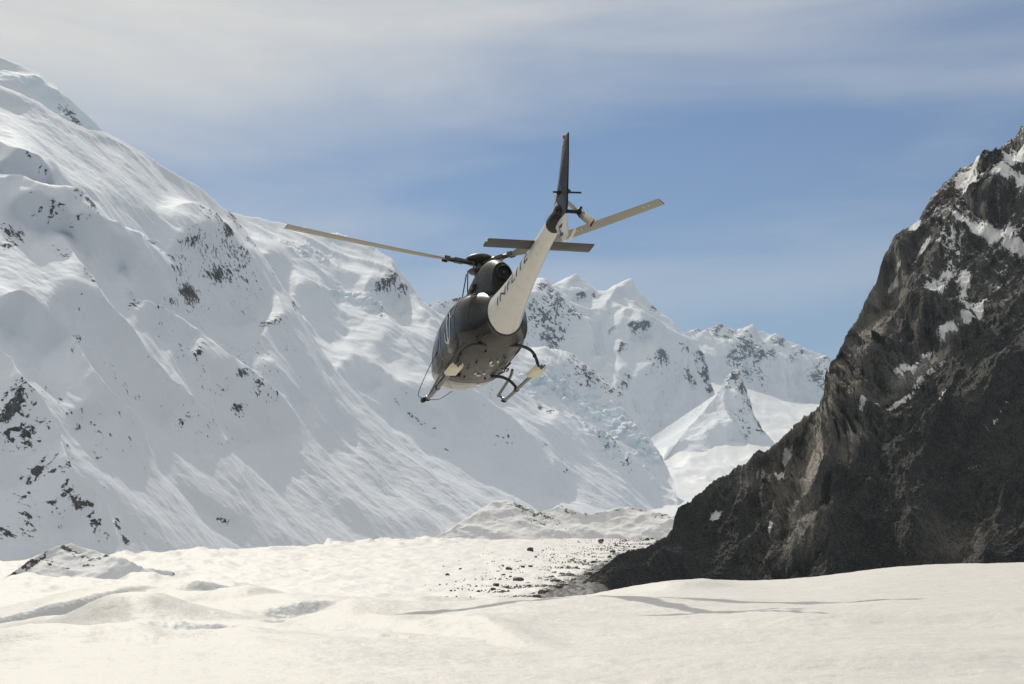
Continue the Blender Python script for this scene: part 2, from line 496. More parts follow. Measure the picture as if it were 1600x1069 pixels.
# ---- next buttress of the same wall further up the valley, with the icefall
RB = [(599,452,16,16,60,1.15),(619,470,14,10,40,1.0),(649,457,10,8,40,.9),(645,478,14,8,30,.8),(662,487,14,8,30,.9),(605,418,20,5,55,1.0),(584,505,6,16,-20,.9),(425,420,10,8,40,.7),
 (697,702,10,5,20,.9),(781,697,14,6,20,.8),(790,700,12,5,20,.7),(842,636,10,9,40,1.0),(857,647,8,9,40,1.0),(912,595,34,16,38,.95),(860,548,26,8,15,.8),(945,622,20,9,40,.85),(880,565,30,16,40,.7),(912,680,20,9,40,.75),(945,705,30,13,45,.9),(972,728,16,8,45,.9),
 (885,737,8,6,20,.9),(920,770,14,8,40,.7),(700,560,30,16,30,.5),(990,650,20,5,45,.7),(1010,668,14,4,40,.7),(640,650,60,10,35,.45),(760,620,40,10,35,.45),(850,700,80,10,38,.5),(560,560,16,8,40,.5),(1020,720,30,8,60,.4)]
SPB = [([(430,352),(520,372),(560,400),(600,430),(625,480),(660,520),(700,560),(760,600),(800,640)],30,70,60),
 ([(540,450),(585,495),(600,530),(650,590),(720,640),(800,690),(860,720)],24,66,60),
 ([(820,545),(870,550),(920,590),(960,625),(1000,655),(1030,680)],26,50,30),
 ([(640,600),(720,640),(790,680),(850,730),(900,760)],14,50,40),
 ([(840,640),(900,670),(950,700),(990,740),(1040,775)],18,45,30)]
SE_ = [(1200,592,120,30,20,1),(1163,545,28,14,50,.9),(1235,562,30,14,50,.8),(1210,545,20,10,40,.7)]
LE_ = [(1102,540,36,18,20,1),(1190,526,30,6,20,.8),(1140,528,14,16,50,.7)]
SF_ = [(1172,668,26,52,-30,1),(1128,628,8,16,0,.8)]
LF_ = [(1090,690,60,30,-40,1),(1125,660,12,30,10,1),(1100,720,60,16,0,1)]
CRB = [(330,330),(360,332),(385,338),(420,345),(450,351),(490,360),(530,372),(560,390),(590,407),(610,420),(630,437),(650,460),(668,478),(690,492),(730,515),(770,530),(800,538),(830,542),(860,545),(885,553),(905,570),(930,588),(960,615),(985,642),(1000,660),(1020,690),(1040,725),(1052,752),(1058,780),(1064,792),(1080,806),(1100,820)]
FTB = [(330,880),(600,865),(800,852),(1000,822),(1062,822),(1100,832)]
def relief_B(PX, PY, s, t, v):
    H = np.clip((840-PY)/(840-interp(CRB, PX[0])[None, :]), 0, 1)
    wx = 10*fbm(PX/80, PY/80, 3, 51); wy = 10*fbm(PX/80, PY/80, 3, 52)
    R = 0*PX
    for pts, h, wl, wr in SPB:
        R = R + spur(PX+wx, PY+wy, pts, h*0.9, wl*.6, wr*.6, 1.25)
    q = s + 0.2*t
    R = R + 15*(ridged(q/420, t/1000, 4, 55)-0.34)*(0.3+0.7*sstep(0.10, 0.4, H))
    R = R + 7*(ridged(q/150, t/420, 4, 56)-0.34)*(0.25+sstep(0.05, 0.4, H))
    R = R + 5*fbm(q/60, t/80, 5, 57, 0.55)
    ic = icefall(PX, PY)
    f1, f2, idv = cells(s/24+0.5*fbm(s/60, t/60, 2, 3), t/15, 58)
    R = R + ic*(24*(idv-0.4)*sstep(0.02, 0.22, f2-f1))
    return R
def icefall(PX, PY):
    e = blob(PX, PY, [(880,615,60,16,30,1.0),(850,600,30,18,10,1.0),(950,655,60,16,40,1.0),(1000,700,40,14,45,.8),(560,480,70,10,35,.6),(480,395,50,9,22,.55),(840,590,30,12,0,1.0),(930,690,50,12,42,.8),(620,500,24,8,20,.5),(1010,740,30,8,60,.5)])
    return np.clip(e*1.3-0.25+0.5*fbm(PX/18, PY/14, 3, 59), 0, 1)
def rock_B(PX, PY, s, t, nn, dc):
    r = blob(PX, PY, RB)
    st = 1-nn[..., 2]
    return -0.08 + r*0.64 + 0.34*sstep(0.30, 0.6, st)*(0.4+fbm(s/200, t/200, 3, 63)) + 0.22*fbm(PX/13, PY/9, 4, 61, 0.6)*(r > 0.12) - 0.05 - 0.3*icefall(PX, PY)
def ice_B(PX, PY, s, t, nn):
    return icefall(PX, PY)*sstep(0.0, 0.5, fbm(s/50, t/40, 4, 65)+0.25)*0.9
mB = mountain_mat('snow_rock_buttress', 3.6, bumpd=1.2)
mountain('mountain_buttress', CRB, FTB, [(0, at(1050, 790, 2300), 28, 38.5)], STEP, relief_B, rock_B, mB, paint=dict(steep=SB, gentle=LB, seed=210), label='snowy buttress with an icefall beyond the near mountainside', ice=ice_B, rough=5, rough_s=22, seed=7)

# ---- high ice shoulder at the upper left
CRH = [(-160,20),(-60,62),(0,90),(30,100),(55,113),(85,133),(105,150),(125,170),(145,188),(160,203),(175,216),(240,262)]
FTH = [(-160,240),(0,250),(120,262),(240,300)]
def relief_H(PX, PY, s, t, v):
    return 40*(ridged(s/600, t/600, 4, 71)-0.4) + 12*fbm(s/120, t/120, 4, 72)
def rock_H(PX, PY, s, t, nn, dc):
    return blob(PX, PY, [(108,175,18,8,35,1.1),(120,188,14,8,40,1.1),(95,165,8,6,30,.8)])*0.6+0.2*fbm(PX/9, PY/7, 4, 73, .6)
def ice_H(PX, PY, s, t, nn):
    return np.clip(blob(PX, PY, [(85,165,30,12,40,.9),(30,125,50,7,22,.9),(140,192,30,10,42,.9),(10,118,30,6,20,.8)])+0.3*fbm(PX/20, PY/10, 3, 74), 0, 1)*0.8
mH = mountain_mat('snow_ice_shoulder', 6.0)
mountain('mountain_shoulder', CRH, FTH, [(0, at(0, 120, 3300), 45, 42)], 1.4, relief_H, rock_H, mH, 'high icy shoulder rising behind the near mountainside at the upper left', ice=ice_H, rough=4, seed=9)

# ---- glaciated massif at the head of the valley
CRC = [(640,500),(665,480),(675,472),(684,468),(690,472),(700,469),(712,466),(722,463),(735,466),(760,462),(790,455),(815,438),(832,430),(845,436),(858,448),(872,440),(885,434),(900,432),(915,438),(930,450),(942,462),(950,452),(958,446),(966,443),(974,450),(984,462),(997,474),(1010,486),(1030,494),(1050,508),(1066,519),(1080,535),(1095,560),(1108,590),(1116,612),(1122,640),(1130,670)]
FTC = [(640,620),(800,690),(900,740),(1000,760),(1050,720),(1085,690),(1130,680)]
SPC = [([(832,430),(850,470),(880,500),(905,520),(920,560),(960,620)],90,50,30),
 ([(966,443),(985,470),(1010,495),(1040,520),(1075,560),(1110,612)],120,60,22),
 ([(885,434),(905,455),(940,470),(966,480)],50,26,26),
 ([(940,510),(970,508),(990,530),(1010,560),(1040,600),(1060,640)],100,60,34),
 ([(935,560),(950,590),(975,620),(1000,650)],60,40,20),
 ([(966,443),(950,470),(935,490),(945,520)],60,24,30)]
def relief_C(PX, PY, s, t, v):
    wx = 7*fbm(PX/60, PY/60, 3, 81); wy = 7*fbm(PX/60, PY/60, 3, 82)
    R = 0*PX
    for pts, h, wl, wr in SPC:
        R = R + spur(PX+wx, PY+wy, pts, h*0.65, wl, wr, 1.2)
    R = R + 50*(ridged(s/900, t/1200, 4, 83)-0.4) + 22*(ridged(s/280, t/420, 4, 84)-0.4) + 10*fbm(s/110, t/110, 5, 85, .55)
    return R
RC = [(860,480,30,26,50,.9),(885,500,20,16,40,.9),(840,460,16,14,40,.8),(845,500,24,20,40,.8),(895,505,12,12,0,1.0),(977,529,10,6,30,1.1),(965,551,6,8,0,1.1),(992,532,10,5,10,1.0),(950,525,8,5,0,.8),(1021,573,15,12,20,1.0),(975,600,8,18,10,.9),(1011,494,7,12,-20,1.0),(1020,506,8,5,40,.9),(1058,560,10,5,30,.8),(1085,570,8,10,-20,.95),(1100,590,10,12,-30,1.0),(1110,605,8,10,-30,1.0),(1075,600,18,6,40,.8),(715,466,36,6,0,.9),(690,475,20,6,0,.7),(905,470,10,4,30,.8),(925,468,6,4,30,.8),(1050,515,12,5,30,.7),(860,530,40,20,40,.6)]
def rock_C(PX, PY, s, t, nn, dc):
    r = blob(PX, PY, RC); st = 1-nn[..., 2]
    return r*0.62 + 0.22*sstep(0.4, 0.7, st) + 0.25*fbm(PX/10, PY/9, 4, 87, .6)*(r > .12) - 0.05
def ice_C(PX, PY, s, t, nn):
    return np.clip(blob(PX, PY, [(1045,505,26,8,30,.8),(1075,535,20,10,50,.7)])+0.2*fbm(PX/15, PY/9, 3, 88), 0, 1)*0.6
mC = mountain_mat('snow_rock_massif', 8.0)
mountain('mountain_massif', CRC, FTC, [(0, at(960, 600, 5200), 42, 41)], 1.2, relief_C, rock_C, mC, paint=dict(steep=SC, gentle=LC, wob=5, seed=220), label='glaciated massif with a pointed white summit at the head of the valley', ice=ice_C, rough=2.2, rough_s=14, seed=13, taper=7)

# ---- serrated rocky range at far right of the valley head
CRE = [(1030,530),(1060,522),(1075,518),(1088,514),(1094,520),(1104,514),(1118,511),(1135,511),(1150,516),(1163,512),(1176,519),(1190,517),(1203,523),(1215,526),(1228,532),(1243,538),(1262,546),(1280,552),(1292,560),(1320,590),(1360,640)]
FTE = [(1030,640),(1140,640),(1360,660)]
SPE = [([(1092,516),(1110,545),(1130,575),(1150,600)],60,30,10),([(1118,511),(1130,530),(1150,560),(1170,590)],80,26,18),([(1163,512),(1175,540),(1195,570),(1215,600)],80,28,18),([(1203,523),(1215,545),(1235,575),(1250,600)],70,26,18),([(1243,538),(1255,560),(1275,590)],60,24,16),([(1285,556),(1292,580),(1300,610)],60,18,16)]
def relief_E(PX, PY, s, t, v):
    R = 0*PX
    for pts, h, wl, wr in SPE:
        R = R + spur(PX, PY, pts, h*0.55, wl, wr, 1.0)
    return R + 60*(ridged(s/330, t/900, 5, 93)-0.4) + 14*fbm(s/90, t/90, 5, 95, .6)
RE = [(1162,545,26,16,60,1.0),(1150,560,20,22,60,.95),(1180,560,26,20,60,.85),(1165,585,26,10,50,.8),(1130,533,10,5,30,.8),(1115,520,14,8,60,.9),(1092,519,10,6,10,1.0),(1140,520,20,7,0,.8),(1215,538,16,9,30,.9),(1200,560,14,16,60,.75),(1247,556,14,7,-20,.9),(1235,570,10,10,60,.7),(1275,585,18,16,60,.95),(1285,600,12,14,60,.8),(1290,565,10,8,20,.8),(1190,590,20,10,60,.6)]
def rock_E(PX, PY, s, t, nn, dc):
    r = blob(PX, PY, RE)
    return r*0.66 + 0.28*fbm(PX/7+PY/14, PY/12, 4, 97, .6)*(r > .1) + 0.10*fbm(s/60, t/300, 4, 98) - 0.03
mE = mountain_mat('snow_rock_range', 10.0)
mountain('mountain_range', CRE, FTE, [(0, at(1200, 600, 7600), 50, 44)], 1.2, relief_E, rock_E, mE, paint=dict(steep=SE_, gentle=LE_, wob=5, seed=240, ks=.35, kg=.3), label='far serrated range of snow and blue grey rock at the valley head', rough=4.5, rough_s=10, seed=17, taper=5)

# ---- small pyramid peak
CRF = [(1030,730),(1048,704),(1070,672),(1095,655),(1108,640),(1118,622),(1126,611),(1133,607),(1141,611),(1150,622),(1165,640),(1182,662),(1200,682),(1212,700),(1228,722)]
FTF = [(1030,765),(1130,775),(1228,765)]
def relief_F(PX, PY, s, t, v):
    R = spur(PX, PY, [(1133,600),(1128,625),(1118,650),(1130,690),(1140,760)], 70, 70, 60, 1.0)
    R = R + spur(PX, PY, [(1133,603),(1150,640),(1180,690),(1200,760)], 25, 20, 50, 1.0)
    return R + 24*(ridged(s/160, t/300, 4, 103)-0.4)+6*fbm(s/50, t/50, 4, 104)
def rock_F(PX, PY, s, t, nn, dc):
    r = blob(PX, PY, [(1134,622,14,12,60,1.0),(1122,630,10,14,20,.8),(1150,632,12,14,50,1.1),(1166,650,16,20,50,1.0),(1182,675,20,16,50,1.0),(1160,690,16,14,0,.7),(1150,665,18,22,60,.6)])
    return r*0.62+0.28*fbm(PX/8, PY/6, 4, 105, .6)*(r > .1)-0.03
mF = mountain_mat('snow_rock_pyramid', 6.0)
mountain('mountain_pyramid', CRF, FTF, [(0, at(1130, 728, 3850), 62, 36)], 1.1, relief_F, rock_F, mF, paint=dict(steep=SF_, gentle=LF_, wob=3, seed=250, ks=.5, kg=.2, lam=120), label='small snowy pyramid peak with a rocky dark tip between the glaciers', rough=2, rough_s=10, seed=19, taper=4)

# ------------------------------------------------------------------ snow materials of the ground
def ground_mat(name, col, scale, bd, spark=0.0):
    m, t, b = mat_new(name)
    g = nd(t, 'ShaderNodeNewGeometry').outputs['Position']
    ra = nd(t, 'ShaderNodeAttribute', attribute_name='rock').outputs['Fac']
    ia = nd(t, 'ShaderNodeAttribute', attribute_name='ice').outputs['Fac']
    n1 = noise_node(t, g, 1/scale, 6, 0.6)
    n2 = noise_node(t, g, 9/scale, 4, 0.6)
    vo = nd(t, 'ShaderNodeTexVoronoi'); vo.inputs['Scale'].default_value = 14/scale
    t.links.new(g, vo.inputs['Vector'])
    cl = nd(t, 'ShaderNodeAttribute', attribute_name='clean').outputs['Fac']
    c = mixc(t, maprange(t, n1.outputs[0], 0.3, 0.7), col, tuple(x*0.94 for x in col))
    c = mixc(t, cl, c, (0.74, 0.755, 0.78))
    c = mixc(t, mathn(t, 'MULTIPLY', ia, 0.7, clamp=True), c, (0.62, 0.66, 0.66))
    v = mathn(t, 'MULTIPLY_ADD', mathn(t, 'SUBTRACT', n2.outputs[0], 0.5), 1.2, ra)
    c = mixc(t, maprange(t, v, 0.45, 0.6), c, (0.07, 0.066, 0.06))
    t.links.new(c, b.inputs['Base Color'])
    b.inputs['Roughness'].default_value = 0.6
    b.inputs['Specular IOR Level'].default_value = 0.3
    h = mathn(t, 'MULTIPLY_ADD', n2.outputs[0], 0.25, n1.outputs[0])
    nrm = bump(t, h, 0.8, bd*1.1)
    h2 = mathn(t, 'MULTIPLY', vo.outputs['Distance'], ia)
    nrm = bump(t, h2, 0.5, bd*0.35, nrm)
    n6 = noise_node(t, g, 60/scale, 3, 0.7)
    nrm = bump(t, n6.outputs[0], 0.5, bd*0.06, nrm)
    t.links.new(nrm, b.inputs['Normal'])
    return m

# ---- glacier floor: falls from the snowy rise to the valley and climbs to the valley head
def floor_row(px, d):
    """pixel row of the valley floor for distance d"""
    return 0
FZ = [(25,-3.4),(40,-4.6),(60,-6.0),(90,-8.2),(130,-10.5),(200,-15),(300,-20),(450,-24.5),(600,-26),(900,-27.5),(1300,-28),(1700,-24),(2000,-17),(2500,12),(3000,50),(3600,95),(4300,150),(5000,232),(6000,370),(7500,560),(9000,560)]
def floor_z(x, y):
    z = smooth_interp(FZ, y)
    px = 800 + F*x/y*1.0
    # the floor banks up a little towards both walls
    z = z + 125*sstep(.225, .145, x/y)*sstep(5200, 7500, y)
    z = z + 40*np.exp(-(((x-628)/150)**2+((y-4020)/240)**2)) + 40*np.exp(-(((x-628)/330)**2+((y-4060)/500)**2))
    z = z + 6*sstep(0.10, 0.40, -(x/y))*sstep(300, 900, y)*(1-sstep(1500, 2500, y))
    return z
nx, ny = 860, 620
yy = np.geomspace(26, 7600, ny)[:, None]
aa = np.linspace(-0.62, 0.62, nx)[None, :]
X = aa*yy; Y = np.broadcast_to(yy, X.shape)
Z = floor_z(X, Y)
sc = np.clip(Y/400, 0.15, 3)
Z = Z + 0.55*sc**0.8*fbm(X/38, Y/60, 5, 121, .5)*sstep(60, 200, Y) + 0.5*fbm(X/9, Y/14, 4, 122)*(1-sstep(300, 900, Y))*0.5
left = sstep(-0.02, -0.25, X/Y)*sstep(200, 420, Y)*(1-sstep(800, 1500, Y))
Z = Z + left*4.0*(np.clip(fbm(X/22+Y/90, Y/70, 4, 124), -0.15, 1)-0.1) + 1.3*sstep(150, 300, Y)*(1-sstep(1200, 1900, Y))*fbm(X/12, Y/34, 4, 129)
PXf = 800+F*X/(Y*CT+Z*ST); 
PYf = 790-F*Z/Y
PXf = 800+F*X/Y
dd_ = np.maximum(1046-(PYf-838)*2.05-PXf, 0)
debris = np.exp(-dd_/62.0)*sstep(838, 850, PYf)*(1-sstep(934, 945, PYf))*sstep(1000, 700, Y)
Z = Z + sstep(853, 845, PYf)*sstep(0.0, -0.05, X/Y)*sstep(1900, 1500, Y)*6*np.clip(fbm(X/30, Y/50, 4, 132, .6)+.1, 0, 1)
rk = 0*X - 0.4 + 1.45*debris + 0.9*debris*fbm(X/7, Y/26, 5, 130, .65)
Z = Z + debris*2.2*np.abs(fbm(X/5, Y/9, 4, 131))
rk = rk + 0.62*left*sstep(0.0, 0.4, fbm(X/30, Y/60, 4, 126))
far = sstep(2300, 3200, Y)
Z = Z + far*(26*fbm(X/260, Y/420, 5, 127, .55)+14*(ridged(X/160, Y/260, 4, 125)-.34))
ic = far*sstep(0.1, 0.5, fbm(X/200, Y/160, 4, 128))
Z = Z - 9*sstep(0.060, 0.10, X/Y)*sstep(50, 110, Y)*(1-sstep(480, 640, Y))
mG = ground_mat('glacier_snow', (0.71, 0.695, 0.665), 9.0, 1.0)
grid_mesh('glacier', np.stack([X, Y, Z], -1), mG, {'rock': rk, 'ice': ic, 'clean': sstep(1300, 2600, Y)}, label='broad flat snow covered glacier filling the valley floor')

# ---- near snow rise
nx, ny = 1240, 780
yy = np.geomspace(3.5, 130, ny)[:, None]
aa = np.linspace(-0.85, 0.85, nx)[None, :]
aa = aa*(0.62+0.38*(aa/0.85)**2)
X = aa*yy; Y = np.broadcast_to(yy, X.shape).copy()
def rowz(py, y):
    """height that shows at a pixel row at distance y"""
    return ray(800, py)[1]*y
# rows of the picture on which the surface lies, by distance, for a few columns
cols = {
 0:   [(3.5,1560),(5,1290),(6.5,1165),(9,1066),(13,1036),(17,1021),(22,1010),(27,1005),(32,998),(40,982),(55,964),(80,950),(130,938)],
 300: [(3.5,1560),(5,1290),(6.5,1165),(9,1062),(13,1020),(18,990),(24,965),(30,950),(36,944),(48,952),(70,946),(130,938)],
 600: [(3.5,1560),(5,1290),(6.5,1165),(9,1055),(13,1018),(18,990),(24,968),(30,953),(40,944),(60,946),(130,938)],
 900: [(3.5,1560),(5,1290),(6.5,1165),(9,1068),(13,1020),(18,985),(23,962),(27,955),(32,946),(40,937),(48,933),(60,940),(130,1000)],
 1050:[(3.5,1560),(5,1290),(6.5,1165),(9,1068),(13,1020),(18,985),(23,960),(28,944),(33,928),(40,913),(46,908),(60,925),(130,1010)],
 1200:[(3.5,1560),(5,1290),(6.5,1165),(9,1065),(13,1015),(18,978),(23,955),(28,938),(34,920),(42,909),(48,909),(60,930),(130,1020)],
 1400:[(3.5,1560),(5,1290),(6.5,1165),(9,1062),(13,1008),(18,968),(22,945),(26,930),(32,908),(40,890),(46,887),(60,910),(130,1030)],
 1600:[(3.5,1560),(5,1290),(6.5,1165),(9,1060),(13,1003),(18,960),(22,938),(27,918),(33,896),(40,881),(46,879),(60,905),(130,1030)],
}
ks = sorted(cols)
PR = np.array([smooth_interp([(math.log(a), b) for a, b in cols[k]], np.log(yy[:, 0])) for k in ks])   # (k, ny)
pxa = 800 + F*aa[0]
Zr = np.zeros_like(X)
kk = np.array(ks, float)
for j in range(ny):
    Zr[j] = rowz(smooth_interp(np.stack([kk, PR[:, j]], 1), np.clip(pxa, 0, 1600)), yy[j, 0])
Z = Zr
LFT = 1-sstep(-0.02, 0.08, X/Y)
def mound(cx, cy, rx, ry, h, ang=0, sharp=1.0):
    c, q = math.cos(math.radians(ang)), math.sin(math.radians(ang))
    dx, dy = X-cx, Y-cy
    a = (dx*c+dy*q)/rx; b = (-dx*q+dy*c)/ry
    w = 0.25*fbm(X/3.0, Y/3.0, 3, 131)
    return h*np.exp(-(a*a+b*b)*(1+w))
ICE = 0*X
PXG = 800+F*X/Y
for pxs, drop, w, back in [
   ([(250,33),(330,34),(380,35.5),(470,38)], 0.34, 0.9, 9),
   ([(400,40),(480,41),(560,44)], 0.26, 0.6, 8),
   ([(560,38),(640,36),(720,35),(800,36)], 0.30, 0.8, 9),
   ([(590,18.2),(680,18.4),(740,19),(820,20.5)], 0.22, 0.9, 4),
   ([(400,20),(460,20.5),(540,22)], 0.12, .35, 4),
   ([(90,15.8),(180,16.2),(260,17)], 0.12, .7, 4),
   ([(500,20),(600,19),(700,20)], 0.08, .4, 4),
   ([(200,13),(300,13.4),(420,14.2)], 0.10, .4, 3),
   ([(-120,18.5),(0,18.8),(90,19.5)], 0.16, .6, 4),
   ([(380,25),(470,25.5),(560,27)], 0.20, .6, 5)]:
    ys = smooth_interp(pxs, PXG) + 0.5*fbm(X/2.2, Y/6.0, 4, 133)*w + 0.25*fbm(X/0.7, Y/2, 3, 134)*w
    lo, hi = pxs[0][0], pxs[-1][0]; L_ = (hi-lo)*.38
    m = sstep(lo, lo+L_, PXG)*(1-sstep(hi-L_, hi, PXG))
    d = Y-ys
    Z = Z - m*drop*1.15*(1-sstep(-w*.8, 0.05*w, d))*np.exp(-np.clip(-d-w, 0, None)/(back*.45))
    ICE = np.maximum(ICE, m*sstep(-w*1.8, -w*0.8, d)*(1-sstep(-0.05*w, 0.4*w, d)))
ys = smooth_interp([(-300,26.5),(0,28),(80,29.5),(160,31),(330,38)], PXG) + .5*fbm(X/2, Y/5, 4, 153)
fd = 1-sstep(90, 300, PXG)
Z = Z + fd*.52*sstep(-.6, .1, Y-ys)*np.exp(-np.clip(Y-ys, 0, None)/22)
ICE = np.maximum(ICE, fd*sstep(-1.2, -.5, Y-ys)*(1-sstep(0, .3, Y-ys)))
Z = Z + mound(-5.6, 21.0, 1.15, 1.5, 0.30, 12) + mound(-7.5, 15.5, 2.0, 1.3, 0.13, 5) + mound(-3.0, 24.5, 1.6, 1.6, .16) + mound(-2.5, 11.6, 2.2, 1.2, 0.09, -10) + mound(-1.6, 20.5, 1.9, 1.6, 0.16, -15) + mound(-4.6, 29, 2.6, 2.4, .22) + mound(2.2, 13.5, 3.0, 1.4, 0.10, -8) + mound(-0.5, 26, 5, 2.5, 0.30, -8) + mound(-8.5, 34, 4, 3, 0.5) + mound(-3.8, 13.0, 3.4, 2.0, .14)
Z = Z + mound(0.0, 15.5, 2.6, 2.0, 0.16, -30) 
for pxs, drop, w, back in [
   ([(-200,22),(60,22.5),(180,20.5),(240,20),(300,20.6),(420,22.5)], 0.30, 2.2, 3.2),
   ([(-300,12.5),(100,12.3),(220,12.2),(320,12.6),(560,13.4)], 0.12, 1.1, 2.2),
   ([(420,15.5),(600,15.8),(700,14.8),(800,13.2),(900,11.8)], 0.16, 1.4, 2.2),
   ([(240,30),(330,29),(380,29),(480,31)], 0.26, 2.0, 3.5),
   ([(380,17.5),(520,17),(660,18)], 0.14, 1.5, 2.4),
   ([(560,29),(660,28.5),(760,30),(860,32)], 0.2, 2.0, 3.0),
   ([(860,20),(1100,18.5),(1500,18),(1900,18)], 0.10, 2.2, 4.0),
   ([(980,36),(1060,35),(1160,36)], 0.16, 1.6, 4.0),
   ([(700,11.2),(1000,10.4),(1500,10.2),(1900,10.4)], 0.07, 1.0, 2.5)]:
    ys = smooth_interp(pxs, PXG) + 0.5*fbm(X/3.0, Y/6.0, 4, 143)*w
    lo, hi = pxs[0][0], pxs[-1][0]; L_ = (hi-lo)*.4
    m = sstep(lo, lo+L_, PXG)*(1-sstep(hi-L_, hi, PXG))
    d = Y-ys
    Z = Z + 1.15*m*drop*(sstep(-w*.7, 0.2*w, d)*np.exp(-(np.clip(d-.3*w, 0, None)/back)**2))
Z = Z + (0.13*fbm(X/3.5, Y/3.0, 5, 135, .5) + 0.16*fbm(X/9, Y/6, 3, 136))*(0.35+0.65*LFT)*sstep(8, 16, Y)
Z = Z + 0.016*fbm(X/0.5, Y/0.5, 3, 137)*(0.4+1.2*sstep(-.2, .4, fbm(X/4, Y/3, 3, 151))) + 0.045*fbm(X/1.5+Y/4, Y/0.8, 5, 152, .6)
# wind crust patches, rippled
cr = np.clip(sstep(0.1, 0.45, fbm(X/2.6, Y/1.1, 4, 138))*0.8*(blob(800+F*X/Y, 790-F*Z/Y, [(1000,1040,260,22,0,1.0),(1300,1030,180,30,-5,.8),(1020,917,60,7,0,1.0),(1290,915,60,6,-6,.8),(560,978,70,14,10,.8),(720,995,90,18,-10,.9),(560,1052,260,8,2,.9),(340,955,60,20,-40,.9),(560,955,60,8,0,.8),(90,980,90,22,-10,.8),(240,1000,60,14,10,.7),(760,1035,90,26,20,.8),(900,1050,160,16,0,.9),(1480,1045,160,22,0,.8),(640,1000,120,12,-10,.7)])), 0, 1)
ICE = np.clip(np.maximum(ICE*0.8, cr), 0, 1)
Z = Z + ICE*0.05*fbm(X/0.20+Y/2, Y/0.7, 4, 139, .6)
# sink the far edge below the glacier
Z = Z - 6*sstep(90, 130, Y)
mS = ground_mat('near_snow', (0.66, 0.640, 0.600), 1.6, 0.10)
grid_mesh('snow_ground', np.stack([X, Y, Z], -1), mS, {'rock': 0*X-0.9, 'ice': ICE}, label='rolling wind packed snow in the foreground with icy scarps')

# ------------------------------------------------------------------ dark rock cliff on the right
def rock_mat(name, sc, a, b_, pale, snow=(0.76, 0.755, 0.74)):
    m, t, b = mat_new(name)
    g = nd(t, 'ShaderNodeNewGeometry').outputs['Position']
    at_ = {k: nd(t, 'ShaderNodeAttribute', attribute_name=k).outputs['Fac'] for k in ('snow', 'pale', 'rust', 'scree')}
    mpn = nd(t, 'ShaderNodeMapping'); mpn.inputs['Rotation'].default_value = (0.3, 0.75, 0.2); mpn.inputs['Scale'].default_value = (1, 1, 0.3)
    t.links.new(g, mpn.inputs['Vector'])
    n1 = noise_node(t, mpn.outputs[0], 1/(7*sc), 7, 0.68, 0.4)
    n2 = noise_node(t, g, 1/(1.3*sc), 5, 0.7)
    n4 = noise_node(t, g, 1/(22*sc), 3, 0.5)
    vo = nd(t, 'ShaderNodeTexVoronoi', feature='F1'); vo.inputs['Scale'].default_value = 1/(1.7*sc)
    t.links.new(g, vo.inputs['Vector'])
    c = mixc(t, maprange(t, n1.outputs[0], 0.40, 0.60), a, b_)
    n5 = noise_node(t, g, 1/(0.75*sc), 3, 0.75)
    c = mixc(t, maprange(t, n5.outputs[0], 0.50, 0.36, 0, 0.75), c, (0.012, 0.012, 0.012))
    c = mixc(t, maprange(t, n4.outputs[0], 0.42, 0.62, 0, 0.5), c, (0.085, 0.075, 0.06))
    pl = mathn(t, 'MULTIPLY', at_['pale'], maprange(t, n1.outputs[0], 0.25, 0.50), clamp=True)
    c = mixc(t, pl, c, pale)
    c = mixc(t, mathn(t, 'MULTIPLY', at_['scree'], 0.8, clamp=True), c, mixc(t, maprange(t, n2.outputs[0], .3, .7), (0.020, 0.020, 0.019), (0.050, 0.048, 0.043)))
    c = mixc(t, mathn(t, 'MULTIPLY', at_['rust'], maprange(t, n2.outputs[0], 0.4, 0.6), clamp=True), c, (0.13, 0.06, 0.035))
    # pebbly light specks
    c = mixc(t, maprange(t, n5.outputs[0], 0.60, 0.68, 0, 0.7), c, (0.34, 0.33, 0.31))
    v = mathn(t, 'MULTIPLY_ADD', mathn(t, 'SUBTRACT', n1.outputs[0], 0.5), 0.9, at_['snow'])
    v = mathn(t, 'MULTIPLY_ADD', mathn(t, 'SUBTRACT', n2.outputs[0], 0.5), 0.9, v)
    mask = maprange(t, v, 0.47, 0.55)
    c = mixc(t, mask, c, snow)
    t.links.new(c, b.inputs['Base Color'])
    b.inputs['Roughness'].default_value = 0.8
    b.inputs['Specular IOR Level'].default_value = 0.25
    h = mathn(t, 'MULTIPLY_ADD', n2.outputs[0], 0.45, n1.outputs[0])
    ve = nd(t, 'ShaderNodeTexVoronoi', feature='DISTANCE_TO_EDGE'); ve.inputs['Scale'].default_value = 1/(3.2*sc)
    t.links.new(mpn.outputs[0], ve.inputs['Vector'])
    h = mathn(t, 'MULTIPLY_ADD', vo.outputs['Distance'], 0.45, h)
    h = mathn(t, 'MULTIPLY_ADD', maprange(t, ve.outputs['Distance'], 0, .12), 0.35, h)
    h = mathn(t, 'MULTIPLY', h, maprange(t, mask, 0, 1, 1.0, 0.25))
    t.links.new(bump(t, h, 1.0, 2.2*sc), b.inputs['Normal'])
    return m

